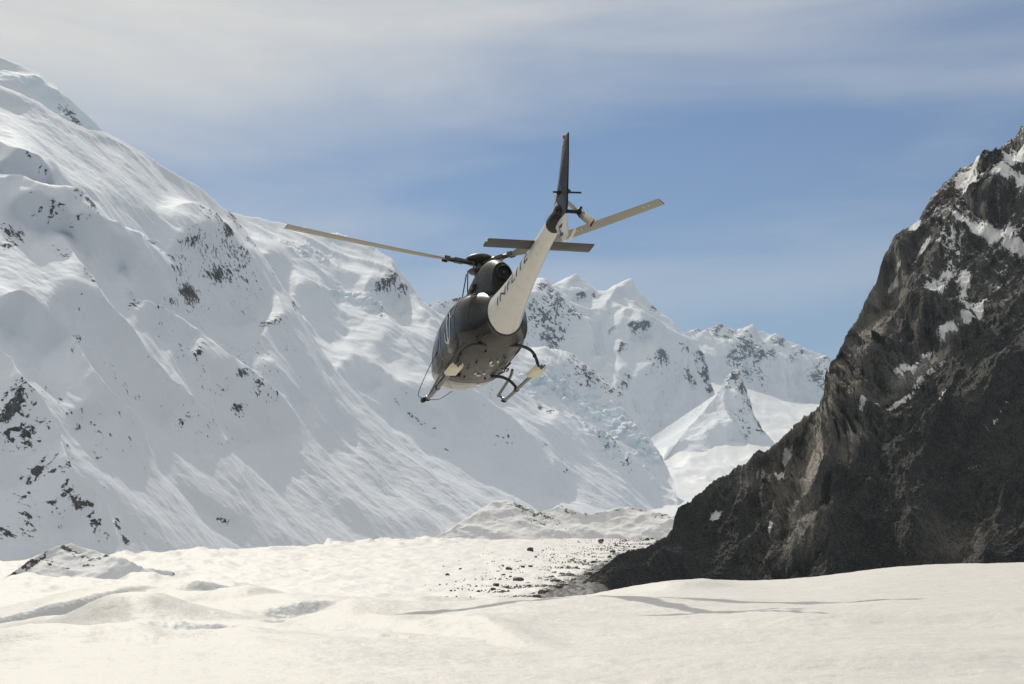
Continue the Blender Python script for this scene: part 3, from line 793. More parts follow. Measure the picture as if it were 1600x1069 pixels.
CRR = [(858,942),(880,932),(903,918),(922,903),(940,888),(962,871),(985,860),(1015,848),(1040,838),(1050,826),(1053,805),(1058,790),(1075,776),(1095,762),(1120,742),(1150,722),(1175,708),(1200,692),(1225,672),(1250,655),(1272,640),(1288,622),(1293,600),(1298,580),(1308,562),(1318,540),(1325,515),(1338,490),(1352,462),(1366,440),(1376,415),(1383,398),(1398,382),(1412,362),(1432,345),(1445,325),(1455,305),(1475,285),(1500,262),(1520,255),(1545,242),(1562,228),(1585,215),(1600,196),(1640,150),(1700,110),(1790,70),(1880,50)]
FTR = [(858,962),(1050,950),(1250,945),(1600,935),(1700,935),(1880,935)]
RPL = [(0, at(1050, 835, 520), 121, 34)]
LR = [(1275,700,26,100,12,1),(1345,520,26,60,25,.9),(1320,600,26,30,30,.9),(1400,440,22,30,30,.8),(1262,850,34,30,-20,.8),(1240,760,16,50,15,.9),(1520,350,60,16,0,.6),(1330,720,10,70,14,.7),(1100,770,40,10,-35,.5),(1445,420,30,40,0,.5),(1560,250,50,14,-25,.8),(1190,730,16,40,30,.6)]
SR = [(1480,490,36,26,0,.9),(1552,268,30,16,0,1),(1548,325,34,14,0,1),(1300,790,20,60,15,.8),(1235,830,26,30,10,.8),(1375,470,16,30,20,.7),(1600,850,60,60,0,.8),(1290,640,10,30,10,.7),(1350,640,30,14,-40,.6)]
def gully(PX, PY):
    """coordinates across and along the slabs, in px"""
    w = 18*fbm(PX/120, PY/120, 3, 301); w2 = 18*fbm(PX/120, PY/120, 3, 302)
    X = PX+w; Y = PY+w2
    ang = np.radians(-50 + 62*(sstep(1400, 1180, PX)*sstep(520, 640, PY)*(1-sstep(790, 850, PY))))   # nearly upright on the buttress
    ang = np.radians(-52 - 30*blob(PX, PY, [(1270,720,90,110,0,1)]))
    c, q = np.cos(ang), np.sin(ang)
    al = X*c + Y*q; ac = -X*q + Y*c
    return ac, al
def scree(PX, PY):
    w = 22*fbm(PX/60, PY/60, 4, 351)
    line = PX+w - (1545-(PY-455)*0.86)                 # right of the line from the upper right down to the buttress foot
    a = sstep(-10, 40, line)*sstep(430, 520, PY)
    b = sstep(1205, 1150, PX+w)*sstep(745, 790, PY)*.9
    return np.clip(np.maximum(a, b)-0.75*blob(PX, PY, [(1262,850,44,36,0,1),(1500,840,60,50,0,.6),(1180,870,30,20,0,.6)]), 0, 1)
def relief_R(PX, PY, s, t, v):
    ac, al = gully(PX, PY)
    but = blob(PX, PY, [(1285,700,50,110,12,1.0),(1335,560,50,80,20,.9),(1262,850,50,40,0,.8),(1400,430,60,60,0,.7),(1470,330,70,60,0,.6)])
    low = sstep(760, 900, PY)
    big = ridged(PX/260+3, PY/300, 3, 311)
    R = 22*(big-0.34)
    R = R + 8.0*(ridged(ac/95, al/360, 5, 312, .55)-0.34)*(1-0.5*low)
    R = R + 2.4*(ridged(ac/34, al/150, 5, 313, .6)-0.34)*(0.55+0.9*but)*(1-0.4*low)
    wa, wb = 0.25*fbm(PX/25, PY/25, 3, 4), 0.25*fbm(PX/25, PY/25, 3, 14)
    sc_ = 1-.62*scree(PX, PY)
    R = R + sc_*6.0*facets(ac/64+wa, al/150+wb, 318)*(0.5+0.5*but)
    R = R + sc_*3.2*facets(ac/27+wa, al/58+wb, 314)*(0.45+0.75*but)
    R = R + sc_*1.5*facets(ac/12+wa, al/24+wb, 315)*(0.6+0.5*but)
    R = R + 0.65*facets(PX/5.5+wa, PY/5.0+wb, 319)
    R = R + 0.40*fbm(PX/6, PY/6, 4, 316, .65)
    R = R + 0.9*(ridged(PX/90+PY/60, PY/18-PX/50, 4, 317)-0.34)*(1-low)
    # rounded outcrops between the snow patches
    for (x, y, rx, ry, h) in [(1552,268,34,18,9),(1548,326,38,18,9),(1482,490,46,30,12),(1440,470,30,40,6),(1380,560,40,30,6),(1250,860,60,34,8)]:
        e = 1-((PX-x)/rx)**2-((PY-y)/ry)**2
        R = R + h*np.sqrt(np.clip(e, 0, 1))
    return R
SNR = [(1535,262,40,12,-28,1.0),(1590,262,26,34,0,1.05),(1518,292,20,22,0,1.0),(1500,280,10,20,20,.9),(1575,300,30,10,10,.9),(1600,310,16,14,0,.9),(1548,357,54,10,3,.95),(1590,372,34,12,0,.9),(1500,352,14,8,0,.8),
 (1429,352,9,18,12,1.0),(1442,391,26,4,-45,.9),(1394,426,16,6,-40,.85),(1402,414,10,5,-40,.8),(1462,440,26,20,-40,.72),(1480,415,30,12,-40,.7),(1503,428,14,26,10,.85),(1512,470,14,24,20,.8),(1528,466,8,18,30,.95),(1512,495,16,7,-40,.95),(1480,512,24,7,-15,.9),(1445,528,20,6,-30,.75),(1418,558,24,7,-35,.8),(1404,572,12,7,-10,.72),
 (1468,602,6,18,25,.68),(1416,615,5,16,25,.66),(1350,624,16,6,-50,.85),(1226,694,9,17,28,1.0),(1216,722,12,8,-30,.9),(1111,777,15,5,-38,.85),(1200,807,13,5,-40,.85),(1180,724,16,5,-40,.6),(1325,660,14,5,-45,.5),(1460,345,26,10,-30,.6),(1490,380,40,30,-40,.6),(1440,560,60,6,-40,.6),(1396,602,60,4,-40,.75),(1300,560,8,10,0,.4),(1500,720,80,5,-35,.45),(1560,640,60,5,-50,.45),(1480,640,30,6,-50,.5)]
def rock_R(PX, PY, s, t, nn, dc):
    return np.zeros_like(PX)
def ribs(X, Y):
    """slope changes of the slabs and ledges of the cliff"""
    ac, al = gully(X, Y)
    z1 = 0.30+0.9*blob(X, Y, [(1290,690,70,130,12,1.0),(1345,520,50,80,22,1.0),(1420,400,60,60,-40,.8),(1500,330,80,70,-20,.8),(1262,850,50,40,0,.9),(1180,740,60,40,-35,.6),(1400,560,60,50,-40,.6)])
    a = ridged(ac/42, al/190, 4, 401, .6)-0.34
    b = fbm(ac/17, al/60, 4, 402, .65)
    c = fbm(X/15, Y/11, 4, 403, .65)
    return -z1*(0.9*a+0.6*b+0.5*c)
def build_cliff():
    x0, x1, step = CRR[0][0], CRR[-1][0], 1.0
    nx = int((x1-x0)/step); u = np.linspace(x0, x1, nx)
    cy = interp(CRR, u) + 9*fbm(u/22, u*0+4.4, 6, 321, .68)*sstep(880, 960, u)
    fy = interp(FTR, u)
    nv = 800
    v = np.linspace(0, 1, nv)[:, None]
    PX = np.broadcast_to(u[None, :], (nv, nx)).copy(); PY = cy[None, :]+(fy-cy)[None, :]*v
    D, n = plane_pts(PX, PY, *RPL[0][1:])
    Rc = carve(PX, PY, RPL, CRR, FTR, steep=SR, gentle=LR, ks=.5, kg=1.0, seed=230, lam=200, eps=.08, st=1.6, wob=14, extra=ribs)
    rx, rz = ray(PX, PY); den = rx*n[0]+n[1]+rz*n[2]
    D = D + Rc/np.minimum(den, -0.3)*sstep(0, 30, PY-cy[None, :])
    # scree fan reaching out on the left
    P = at(PX, PY, D)
    fan = sstep(1120, 900, PX)
    P = P*(1-0.20*fan)[..., None]
    dc = PY-cy[None, :]
    R = relief_R(PX, PY, None, None, v)*(0.35+0.65*sstep(0, 30, dc))*(1-0.6*fan)
    P = P + n*R[..., None]
    du = np.gradient(P, axis=1); dv = np.gradient(P, axis=0)
    nn = np.cross(dv, du); nn /= np.linalg.norm(nn, axis=-1, keepdims=True)+1e-9
    nn *= np.sign(nn @ n)[..., None]
    flat = sstep(0.5, 0.85, nn[..., 2])
    sn = blob(PX, PY, SNR)
    f = fbm(PX/8+PY/30, PY/9, 5, 331, .7)
    snow = np.where(sn > .05, sn*1.08 + 0.46*f + 0.16*(flat-0.4), 0) - 0.06
    snow = np.maximum(snow, 0.18*flat + 0.32*f + 0.06 + 0.27*sstep(640, 300, PY)*sstep(1350, 1500, PX))
    pale = blob(PX, PY, [(1270,710,34,105,12,1.0),(1310,600,40,30,20,.7),(1350,500,30,60,25,.6),(1262,850,40,32,-10,.9),(1330,720,12,80,12,.9),(1394,425,20,16,-40,.7),(1230,740,24,60,10,.6),(1440,550,70,5,-38,.9),(1170,735,20,10,-35,.6),(1500,840,60,50,0,.35),(1560,680,50,60,0,.2),(1400,700,40,8,-40,.4)])
    rust = blob(PX, PY, [(1480,310,16,18,0,.9),(1465,325,14,10,0,.6),(1590,400,20,8,0,.5)])
    B = []
    for k in (1.0, .7, .4, .15):
        q = P[0].copy(); f_ = 1-k
        q[:, 1] += 260*f_; q[:, 0] += 120*f_; q[:, 2] = q[:, 2]-(q[:, 2]+80)*min(1, f_*1.1)
        B.append(q)
    nb = len(B)
    P = np.concatenate([np.array(B), P], 0)
    ext = lambda a: np.concatenate([np.repeat(a[:1], nb, 0), a], 0)
    m = rock_mat('cliff_rock', 0.5, (0.026, 0.026, 0.025), (0.15, 0.143, 0.128), (0.46, 0.425, 0.365))
    grid_mesh('cliff', P, m, {'snow': ext(snow), 'pale': ext(pale), 'rust': ext(rust), 'scree': ext(scree(PX, PY))}, label='steep dark rock cliff with scattered snow patches on the right')
build_cliff()

# ------------------------------------------------------------------ low moraine hills on the valley floor
CM1 = [(660,850),(690,834),(715,818),(740,803),(760,789),(775,783),(790,781),(806,786),(825,793),(842,799),(858,797),(874,789),(888,795),(905,801),(925,803),(945,797),(962,794),(985,792),(1005,795),(1025,800),(1050,806),(1080,814)]
FM1 = [(660,872),(760,872),(900,872),(1080,872)]
def rel_M(PX, PY, s, t, v): return 5*(ridged(s/70, t/60, 4, 341)-.34)+1.5*fbm(s/12, t/12, 4, 342)
def rock_M1(PX, PY, s, t, nn, dc):
    r = blob(PX, PY, [(815,795,34,8,22,.9),(850,805,40,9,22,.7),(876,790,14,5,20,.9),(790,785,10,5,0,.8),(900,800,30,7,10,.7),(950,797,50,7,5,.6),(1000,795,40,8,0,.55),(1040,805,30,6,0,.7),(840,815,60,6,14,.6)])
    return r*.62+.3*fbm(PX/7, PY/4, 4, 343, .6)-.02
mM = mountain_mat('snow_moraine', 2.0, snow=(0.73, 0.73, 0.725))
mountain('moraine', CM1, FM1, [(0, at(800, 838, 1150), 82, 26)], 1.2, rel_M, rock_M1, mM, 'low rubbly snow covered moraine hill at the foot of the buttress', rough=3, rough_s=12, seed=23, taper=4)
CM2 = [(-90,935),(-40,925),(0,908),(22,893),(45,876),(70,862),(95,852),(112,849),(128,856),(150,861),(170,869),(192,878),(215,886),(240,889),(270,893)]
FM2 = [(-90,965),(100,945),(270,930)]
def rock_M2(PX, PY, s, t, nn, dc):
    r = blob(PX, PY, [(100,855,24,5,10,1.0),(60,872,40,5,-38,.95),(25,893,30,5,-38,.95),(130,868,40,7,20,.8),(160,872,12,5,0,1.0),(90,880,40,8,20,.7),(40,885,10,8,0,.6),(150,885,50,5,10,.6)])
    return r*.62+.3*fbm(PX/8, PY/5, 4, 345, .6)-.04
mountain('moraine_ridge', CM2, FM2, [(0, at(100, 900, 470), 70, 24)], 1.2, rel_M, rock_M2, mM, 'small rocky moraine ridge half buried in snow at the left edge', rough=3, rough_s=12, seed=29, taper=4)

# ------------------------------------------------------------------ mountain air
HZ = bpy.data.meshes.new('haze')
bm = bmesh.new(); bmesh.ops.create_cube(bm, size=1); bm.to_mesh(HZ); bm.free()
hz = bpy.data.objects.new('haze', HZ); COL.objects.link(hz)
hz.location = (0, 6000, 900); hz.scale = (14000, 14000, 2600)
hm = bpy.data.materials.new('haze'); hm.use_nodes = True; ht = hm.node_tree; ht.nodes.clear()
hv = nd(ht, 'ShaderNodeVolumePrincipled'); ho = nd(ht, 'ShaderNodeOutputMaterial')
hv.inputs['Color'].default_value = (0.62, 0.80, 1.0, 1); hv.inputs['Density'].default_value = 4.2e-5; hv.inputs['Anisotropy'].default_value = 0.2
ht.links.new(hv.outputs[0], ho.inputs['Volume'])
HZ.materials.append(hm)
tag(hz, kind='stuff', label='thin blue mountain air between the valley walls')

# ------------------------------------------------------------------ boulders
def floor_at(px, py):
    d = np.geomspace(120, 2100, 2000)
    x = (px-800)/F*d
    z = floor_z(x, d)
    r = np.abs(ray(px, py)[1]*d - z)/d
    i = int(np.argmin(r))
    return float(ray(px, py)[0]*d[i]), float(d[i]), float(z[i])
mb, t_, b_ = mat_new('boulder_rock')
g_ = nd(t_, 'ShaderNodeTexCoord').outputs['Object']
n_ = noise_node(t_, g_, 1.6, 6, .65)
geo_ = nd(t_, 'ShaderNodeNewGeometry')
sz = nd(t_, 'ShaderNodeSeparateXYZ'); t_.links.new(geo_.outputs['Normal'], sz.inputs[0])
c_ = mixc(t_, maprange(t_, n_.outputs[0], .35, .65), (0.03, 0.03, 0.03), (0.11, 0.10, 0.09))
c_ = mixc(t_, maprange(t_, mathn(t_, 'MULTIPLY_ADD', n_.outputs[0], .5, sz.outputs['Z']), 1.10, 1.2), c_, (0.72, 0.71, 0.68))
t_.links.new(c_, b_.inputs['Base Color']); b_.inputs['Roughness'].default_value = .85
t_.links.new(bump(t_, n_.outputs[0], .8, .25), b_.inputs['Normal'])
def rock_mesh(seed, flat=.7, sub=3):
    bm = bmesh.new()
    bmesh.ops.create_icosphere(bm, subdivisions=sub, radius=1)
    rr = random.Random(seed)
    cuts = [(Vector((rr.gauss(0, 1), rr.gauss(0, 1), rr.gauss(0, 1))).normalized(), rr.uniform(.55, .85)) for _ in range(9)]
    for v in bm.verts:
        p = v.co.copy()
        for n, d in cuts:
            e = p.dot(n)-d
            if e > 0: p -= n*e*.92
        p += Vector((rr.uniform(-.02, .02), rr.uniform(-.02, .02), rr.uniform(-.02, .02)))
        p.z *= flat
        v.co = p
    me = bpy.data.meshes.new('boulder'); bm.to_mesh(me); bm.free()
    me.materials.append(mb)
    return me
RM = [rock_mesh(i, .55+.07*(i % 5)) for i in range(8)]
def boulder(px, py, wpx, label, group=None, k=0, sink=.25, cat='boulder'):
    x, y, z = floor_at(px, py)
    r = wpx*.5*y/F
    o = bpy.data.objects.new('boulder', RM[k % 8]); COL.objects.link(o)
    rr = random.Random(px*7+py*13+k)
    o.scale = (r*rr.uniform(.85, 1.1), r*rr.uniform(.85, 1.1), r*rr.uniform(.8, 1.1))
    o.rotation_euler = (rr.uniform(-.2, .2), rr.uniform(-.2, .2), rr.uniform(0, 6.28))
    o.location = (x, y, z+r*(.5-sink))
    tag(o, label, cat, group)
    return o
boulder(1033, 818, 17, 'largest boulder on the glacier, by the left corner of the dark cliff', k=1)
boulder(829, 862, 13, 'square dark block standing alone on the snow left of the rubble fan', k=2, sink=.05)
boulder(771, 923, 11, 'dark boulder nearest the helicopter side, low on the open snow', k=3)
boulder(699, 900, 8, 'leftmost small dark stone on the open glacier snow', k=4)
boulder(808, 879, 8, 'small dark stone just below the square block', k=5)
boulder(787, 900, 9, 'low flat stone left of the rubble fan on open snow', k=6)
rr = random.Random(5)
cnt = 0
while cnt < 290:
    # denser towards the cliff foot
    py = rr.uniform(843, 938)
    d = rr.expovariate(1/48.0)-14
    px = 1046-(py-838)*2.05-d
    if px < 690 or d > 260: continue
    w = min(17, 3.2+rr.expovariate(1/2.8))*(0.7+0.6*(py-840)/90)
    boulder(px, py, w, 'one of many small dark stones strewn over the snow beside the cliff foot', 'stones strewn on the snow at the cliff foot', k=rr.randrange(8), sink=.3, cat='stone')
    cnt += 1

# countless small rubble between the boulders: one object
rr = random.Random(11)
V_, F_ = [], []
bm = bmesh.new(); bmesh.ops.create_icosphere(bm, subdivisions=1, radius=1); bm.verts.ensure_lookup_table()
BV = np.array([v.co[:] for v in bm.verts]); BF = np.array([[v.index for v in f.verts] for f in bm.faces]); bm.free()
n_s = 0
while n_s < 9000:
    py = rr.uniform(842, 940)
    d = rr.expovariate(1/46.0)-16
    px = 1046-(py-838)*2.05-d
    if px < 660: continue
    x, y, z = floor_at(px, py)
    r = rr.uniform(.9, 3.0)*.5*y/F*(0.7+0.6*(py-840)/90)
    jit = np.array([[rr.uniform(.6, 1.2), rr.uniform(.6, 1.2), rr.uniform(.5, .9)] for _ in range(len(BV))])
    V_.append(BV*jit*r+np.array([x, y, z+r*.2])); F_.append(BF+n_s*len(BV)); n_s += 1
me = bpy.data.meshes.new('rubble'); me.from_pydata(np.concatenate(V_).tolist(), [], np.concatenate(F_).tolist()); me.materials.append(mb)
o = bpy.data.objects.new('rubble', me); COL.objects.link(o); tag(o, 'fine dark rubble scattered over the snow at the cliff foot', kind='stuff')

# ------------------------------------------------------------------ helicopter (x forward, y left, z up; origin under the rotor mast at skid level)
def paint(name, col, rough=.3, metal=0.0, coat=0.0, spec=.5, var=0.08, sc=3.0):
    m, t, b = mat_new(name)
    g = nd(t, 'ShaderNodeTexCoord').outputs['Object']
    n = noise_node(t, g, sc, 5, .6)
    c = mixc(t, maprange(t, n.outputs[0], .35, .65), tuple(x*(1-var) for x in col), tuple(min(1, x*(1+var)) for x in col))
    t.links.new(c, b.inputs['Base Color'])
    t.links.new(maprange(t, n.outputs[0], .3, .7, rough*.8, min(1, rough*1.3)), b.inputs['Roughness'])
    b.inputs['Metallic'].default_value = metal
    b.inputs['Specular IOR Level'].default_value = spec
    b.inputs['Coat Weight'].default_value = coat
    b.inputs['Coat Roughness'].default_value = .12
    return m
M_dark = paint('dark_grey_paint', (0.008, 0.008, 0.008), .26, .0, .0, .34)
M_cowl = paint('cowling_paint', (0.016, 0.016, 0.016), .5, .0, .0, .25)
M_belly = paint('belly_paint', (0.034, 0.030, 0.025), .38, .0, .03, .3)
M_white = paint('cream_paint', (0.60, 0.575, 0.52), .35, 0, .3, var=.04)
M_chin_refl = paint('chin_reflection_paint', (0.09, 0.082, 0.07), .3, 0, .3, var=.04)  # paler than the belly: reflected snow put into the colour
M_black = paint('black_rubber', (0.012, 0.012, 0.013), .55)
M_blade = paint('blade_paint', (0.30, 0.285, 0.235), .5, var=.06)
M_steel = paint('hub_steel', (0.10, 0.095, 0.085), .4, .6)
M_tube = paint('skid_paint', (0.030, 0.031, 0.033), .4, .2)
M_skid = paint('skid_tube_paint', (0.13, 0.125, 0.12), .35, .6)
M_glass = paint('tinted_glass', (0.004, 0.004, 0.005), .12, 0, .0, .25)
M_clear = paint('bubble_glass', (0.16, 0.17, 0.18), .10, 0, 0.3, .6)
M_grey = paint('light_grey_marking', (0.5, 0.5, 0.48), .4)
M_ink = paint('black_lettering', (0.02, 0.02, 0.02), .4)
M_pad = paint('pad_plastic', (0.58, 0.52, 0.38), .5)
M_red = paint('red_lens', (0.45, 0.03, 0.02), .2)
M_orange = paint('orange_band', (0.65, 0.30, 0.06), .45)
M_lens = paint('lamp_lens', (0.75, 0.75, 0.72), .15)
M_stab = paint('stabiliser_paint', (0.034, 0.034, 0.033), .45)

HEL = bpy.data.objects.new('helicopter', None); COL.objects.link(HEL)
HEL.location = (-0.66, 34.43, 3.16)
HEL.rotation_euler = (math.radians(-0.3), math.radians(11.1), math.radians(107.2))
tag(HEL, 'dark grey helicopter with a cream tail boom flying low, seen from behind and below', 'helicopter')
def part(name, bm, mat, parent=HEL, smooth=True, label=None):
    me = bpy.data.meshes.new(name)
    bmesh.ops.recalc_face_normals(bm, faces=bm.faces[:])
    bm.to_mesh(me); bm.free()
    if smooth:
        for p in me.polygons: p.use_smooth = True
        me.set_sharp_from_angle(angle=math.radians(38))
    for m in (mat if isinstance(mat, (list, tuple)) else [mat]): me.materials.append(m)
    o = bpy.data.objects.new(name, me); COL.objects.link(o)
    o.parent = parent
    if label: o['label'] = label
    return o
def rings(bm, R, closed=True, cap=(True, True), mi=0):
    vs = [[bm.verts.new(p) for p in r] for r in R]
    n = len(vs[0])
    for a, b in zip(vs[:-1], vs[1:]):
        for i in range(n if closed else n-1):
            j = (i+1) % n
            f = bm.faces.new((a[i], a[j], b[j], b[i])); f.material_index = mi
    if closed:
        if cap[0]: bm.faces.new(vs[0][::-1])
        if cap[1]: bm.faces.new(vs[-1])
    return vs
def tube(bm, pts, r, n=10, sub=6, rs=None):
    pts = [Vector(p) for p in pts]
    P = []
    if len(pts) > 2 and sub > 1:
        for i in range(len(pts)-1):
            p0 = pts[max(i-1, 0)]; p1 = pts[i]; p2 = pts[i+1]; p3 = pts[min(i+2, len(pts)-1)]
            for k in range(sub):
                t = k/sub
                P.append(.5*((2*p1)+(p2-p0)*t+(2*p0-5*p1+4*p2-p3)*t*t+(3*p1-p0-3*p2+p3)*t**3))
        P.append(pts[-1])
    else: P = pts
    R = []
    up = Vector((0, 0, 1))
    for i, p in enumerate(P):
        d = (P[min(i+1, len(P)-1)]-P[max(i-1, 0)]).normalized()
        if abs(d.dot(up)) > .95: up = Vector((0, 1, 0)) if abs(d.y) < .9 else Vector((1, 0, 0))
        a = d.cross(up).normalized(); b = a.cross(d)
        rr_ = rs(i/(len(P)-1)) if rs else r
        R.append([p+a*math.cos(2*math.pi*k/n)*rr_+b*math.sin(2*math.pi*k/n)*rr_ for k in range(n)])
        up = b
    rings(bm, R)
def box(bm, c, s, rot=None, bev=0.0):
    M = Matrix.Translation(c) @ ((rot.to_matrix().to_4x4()) if rot else Matrix()) @ Matrix.Diagonal((s[0], s[1], s[2], 1))
    r = bmesh.ops.create_cube(bm, size=1, matrix=M)
    if bev:
        es = list({e for v in r['verts'] for e in v.link_edges})
        bmesh.ops.bevel(bm, geom=es, offset=bev, segments=2, affect='EDGES')
def ball(bm, c, r, seg=16):
    bmesh.ops.create_uvsphere(bm, u_segments=seg, v_segments=seg//2+2, radius=1, matrix=Matrix.Translation(c) @ Matrix.Diagonal((*r, 1)))
# stations: x, half width, belly z, roof z, widest z, exponent low, exponent high
FS = np.array([
 (3.32, .06, .98, 1.10, 1.04, 2.0, 2.0), (3.22, .34, .80, 1.30, 1.00, 2.1, 2.1), (3.0, .56, .64, 1.52, 1.00, 2.2, 2.2),
 (2.6, .76, .52, 1.82, 1.00, 2.3, 2.3), (2.1, .88, .45, 2.06, 1.02, 2.5, 2.5), (1.5, .94, .41, 2.20, 1.05, 2.7, 2.7),
 (.8, .955, .40, 2.24, 1.16, 2.3, 3.0), (.1, .955, .41, 2.22, 1.22, 2.2, 3.2), (-.5, .945, .45, 2.17, 1.24, 2.2, 3.2),
 (-1.0, .88, .52, 2.08, 1.22, 2.2, 2.8), (-1.4, .72, .58, 1.97, 1.19, 2.5, 2.4), (-1.72, .56, .63, 1.82, 1.18, 2.2, 2.2), (-1.95, .47, .68, 1.74, 1.19, 2.0, 2.0)])
def fus(x, th, off=0.0, T=FS):
    o = np.argsort(T[:, 0]); S_ = T[o]
    w, zb, zt, zc, n1_, n2_ = [smooth_interp(np.stack([S_[:, 0], S_[:, k]], 1), np.array([x]))[0] for k in range(1, 7)]
    c, q = math.cos(th), math.sin(th)
    n = n2_ if q > 0 else n1_
    y = (w+off)*math.copysign(abs(c)**(2/n), c)
    z = zc + ((zt-zc+off) if q > 0 else (zc-zb+off))*math.copysign(abs(q)**(2/n), q)
    return Vector((x, y, z))
def patch(bm, x0, x1, a0, a1, off, nx_=14, na=14, T=FS, rnd=0.0, thick=.012, inv=False):
    """panel lying on the hull between two stations and two angles (deg), corners rounded"""
    G = []
    for i in range(nx_+1):
        u = i/nx_; row = []
        for j in range(na+1):
            v = j/na
            uu, vv = u*2-1, v*2-1
            if rnd:
                k = (abs(uu)**rnd+abs(vv)**rnd)
                m_ = max(abs(uu), abs(vv))
                s_ = (m_/(k**(1/rnd))) if k > 0 else 1
                uu *= s_; vv *= s_
            row.append(fus(x0+(x1-x0)*(uu+1)/2, math.radians(a0+(a1-a0)*(vv+1)/2), off, T))
        G.append(row)
    vs = [[bm.verts.new(p) for p in r] for r in G]
    for i in range(nx_):
        for j in range(na):
            bm.faces.new((vs[i][j], vs[i+1][j], vs[i+1][j+1], vs[i][j+1]))
def strip(bm, pts, w, off, T=FS, closed=False):
    """painted line along (x, angle) points of the hull"""
    P = [fus(x, math.radians(a), off, T) for x, a in pts]
    N = [(fus(x, math.radians(a), off+.05, T)-fus(x, math.radians(a), off, T)).normalized() for x, a in pts]
    n = len(P); prev = None; first = None
    for i in range(n):
        d = (P[(i+1) % n if closed else min(i+1, n-1)]-P[(i-1) if (closed or i > 0) else 0]).normalized()
        s_ = d.cross(N[i]).normalized()*w/2
        a, b = bm.verts.new(P[i]+s_), bm.verts.new(P[i]-s_)
        if prev: bm.faces.new((prev[0], a, b, prev[1]))
        else: first = (a, b)
        prev = (a, b)
    if closed: bm.faces.new((prev[0], first[0], first[1], prev[1]))

bm = bmesh.new()
xs_ = list(np.concatenate([np.linspace(3.32, 2.6, 9), np.linspace(2.45, -1.95, 34)]))
R_ = [[fus(x, 2*math.pi*(k+.5)/56) for k in range(56)] for x in xs_]
rings(bm, R_)
for f in bm.faces:
    c = f.calc_center_median()
    f.material_index = 1 if c.z < 0.74+0.10*max(0, c.x-1) else 0
fo = part('fuselage', bm, [M_dark, M_belly])
bm = bmesh.new(); patch(bm, 3.05, 1.55, -168, -12, .004, 12, 20, rnd=4); part('chin_reflection', bm, M_chin_refl, label='patch under the nose painted paler as snow reflected in the belly')
# windows and doors
for s_ in (0, 1):
    f_ = (lambda a: a) if s_ == 0 else (lambda a: 180-a)
    bm = bmesh.new(); patch(bm, 0.78, -.62, f_(-24), f_(50), .006, rnd=5); d_ = part('sliding_door', bm, M_dark)
    bm = bmesh.new(); patch(bm, 0.66, -.02, f_(4), f_(44), .012, rnd=4); part('window', bm, M_glass, d_)
    bm = bmesh.new(); patch(bm, 1.98, .84, f_(-26), f_(50), .006, rnd=5); d2 = part('cabin_door', bm, M_dark)
    bm = bmesh.new(); patch(bm, 1.86, .94, f_(0), f_(44), .012, rnd=4); part('window', bm, M_glass, d2)
    bm = bmesh.new(); patch(bm, 2.9, 2.06, f_(-20), f_(54), .006, rnd=3); part('bubble_window', bm, M_clear)
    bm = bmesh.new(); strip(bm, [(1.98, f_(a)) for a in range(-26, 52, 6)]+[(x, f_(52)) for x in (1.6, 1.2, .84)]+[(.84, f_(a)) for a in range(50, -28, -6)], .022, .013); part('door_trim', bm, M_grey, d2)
    bm = bmesh.new(); tube(bm, [fus(x, math.radians(f_(-36)), .02) for x in (.9, .4, 0, -.4, -.75)], .014, 6, 3); part('door_rail', bm, M_black)
    bm = bmesh.new(); box(bm, fus(-.40, math.radians(f_(12)), .02), (.12, .02, .04), bev=.006); part('door_handle', bm, M_grey, d_)
    for x in (.72, -.55):
        bm = bmesh.new(); ball(bm, fus(x, math.radians(f_(52)), .01), (.03, .02, .02), 8); part('hinge', bm, M_lens)
bm = bmesh.new(); patch(bm, 3.1, 2.2, 62, 118, .006, rnd=3); part('windscreen', bm, M_glass)
# emblem on the left rear door: open ring crossed by a swept stroke
bm = bmesh.new()
cx_, ca_ = .02, 8.0
ring_ = [(cx_+.27*math.cos(t), ca_+19*math.sin(t)) for t in np.linspace(math.radians(55), math.radians(345), 34)]
strip(bm, ring_, .06, .020)
st_ = [(cx_-.04+.06*t, ca_-30+44*t) for t in np.linspace(0, 1, 10)]
strip(bm, st_, .09, .022)
st_ = [(cx_+.06-.42*t, ca_+14+15*t-2*t*t) for t in np.linspace(0, 1, 8)]
strip(bm, st_, .085, .024)
part('emblem', bm, M_grey, fo)
for s_ in (1, -1):
    bm = bmesh.new(); ball(bm, (-.10, s_*.83, 1.26), (.80, .14, .52), 28); part('side_locker', bm, M_dark, fo)
# belly fittings
for (x, y, sx_, sy_) in [(.55, .12, .10, .05), (.70, .0, .05, .12), (.55, -.12, .10, .05), (-.35, -.05, .16, .05), (-.15, -.12, .05, .10), (-.40, -.22, .08, .05)]:
    bm = bmesh.new(); box(bm, (x, y, fus(x, math.radians(-90)).z-.02), (sx_, sy_, .05), bev=.012); part('belly_fitting', bm, M_lens)
for (x, y) in [(-.9, .25), (-.6, -.35), (.2, .42), (.15, -.5), (1.0, .3), (1.1, -.3), (-.2, .3)]:
    bm = bmesh.new(); box(bm, (x, y, fus(x, math.radians(-90)).z+.004), (.10, .05, .03), bev=.01); part('belly_vent', bm, M_black)
bm = bmesh.new()
for x in (-1.15, .05, 1.25):
    strip(bm, [(x, a) for a in range(-160, -19, 8)], .012, .003)
strip(bm, [(x, -52) for x in np.linspace(2.4, -1.6, 20)], .012, .003); strip(bm, [(x, -128) for x in np.linspace(2.4, -1.6, 20)], .012, .003)
strip(bm, [(-.75, a) for a in range(-30, 90, 8)], .014, .003); strip(bm, [(-1.3, a) for a in range(-60, 240, 8)], .014, .003)
part('panel_seam', bm, M_steel, fo)
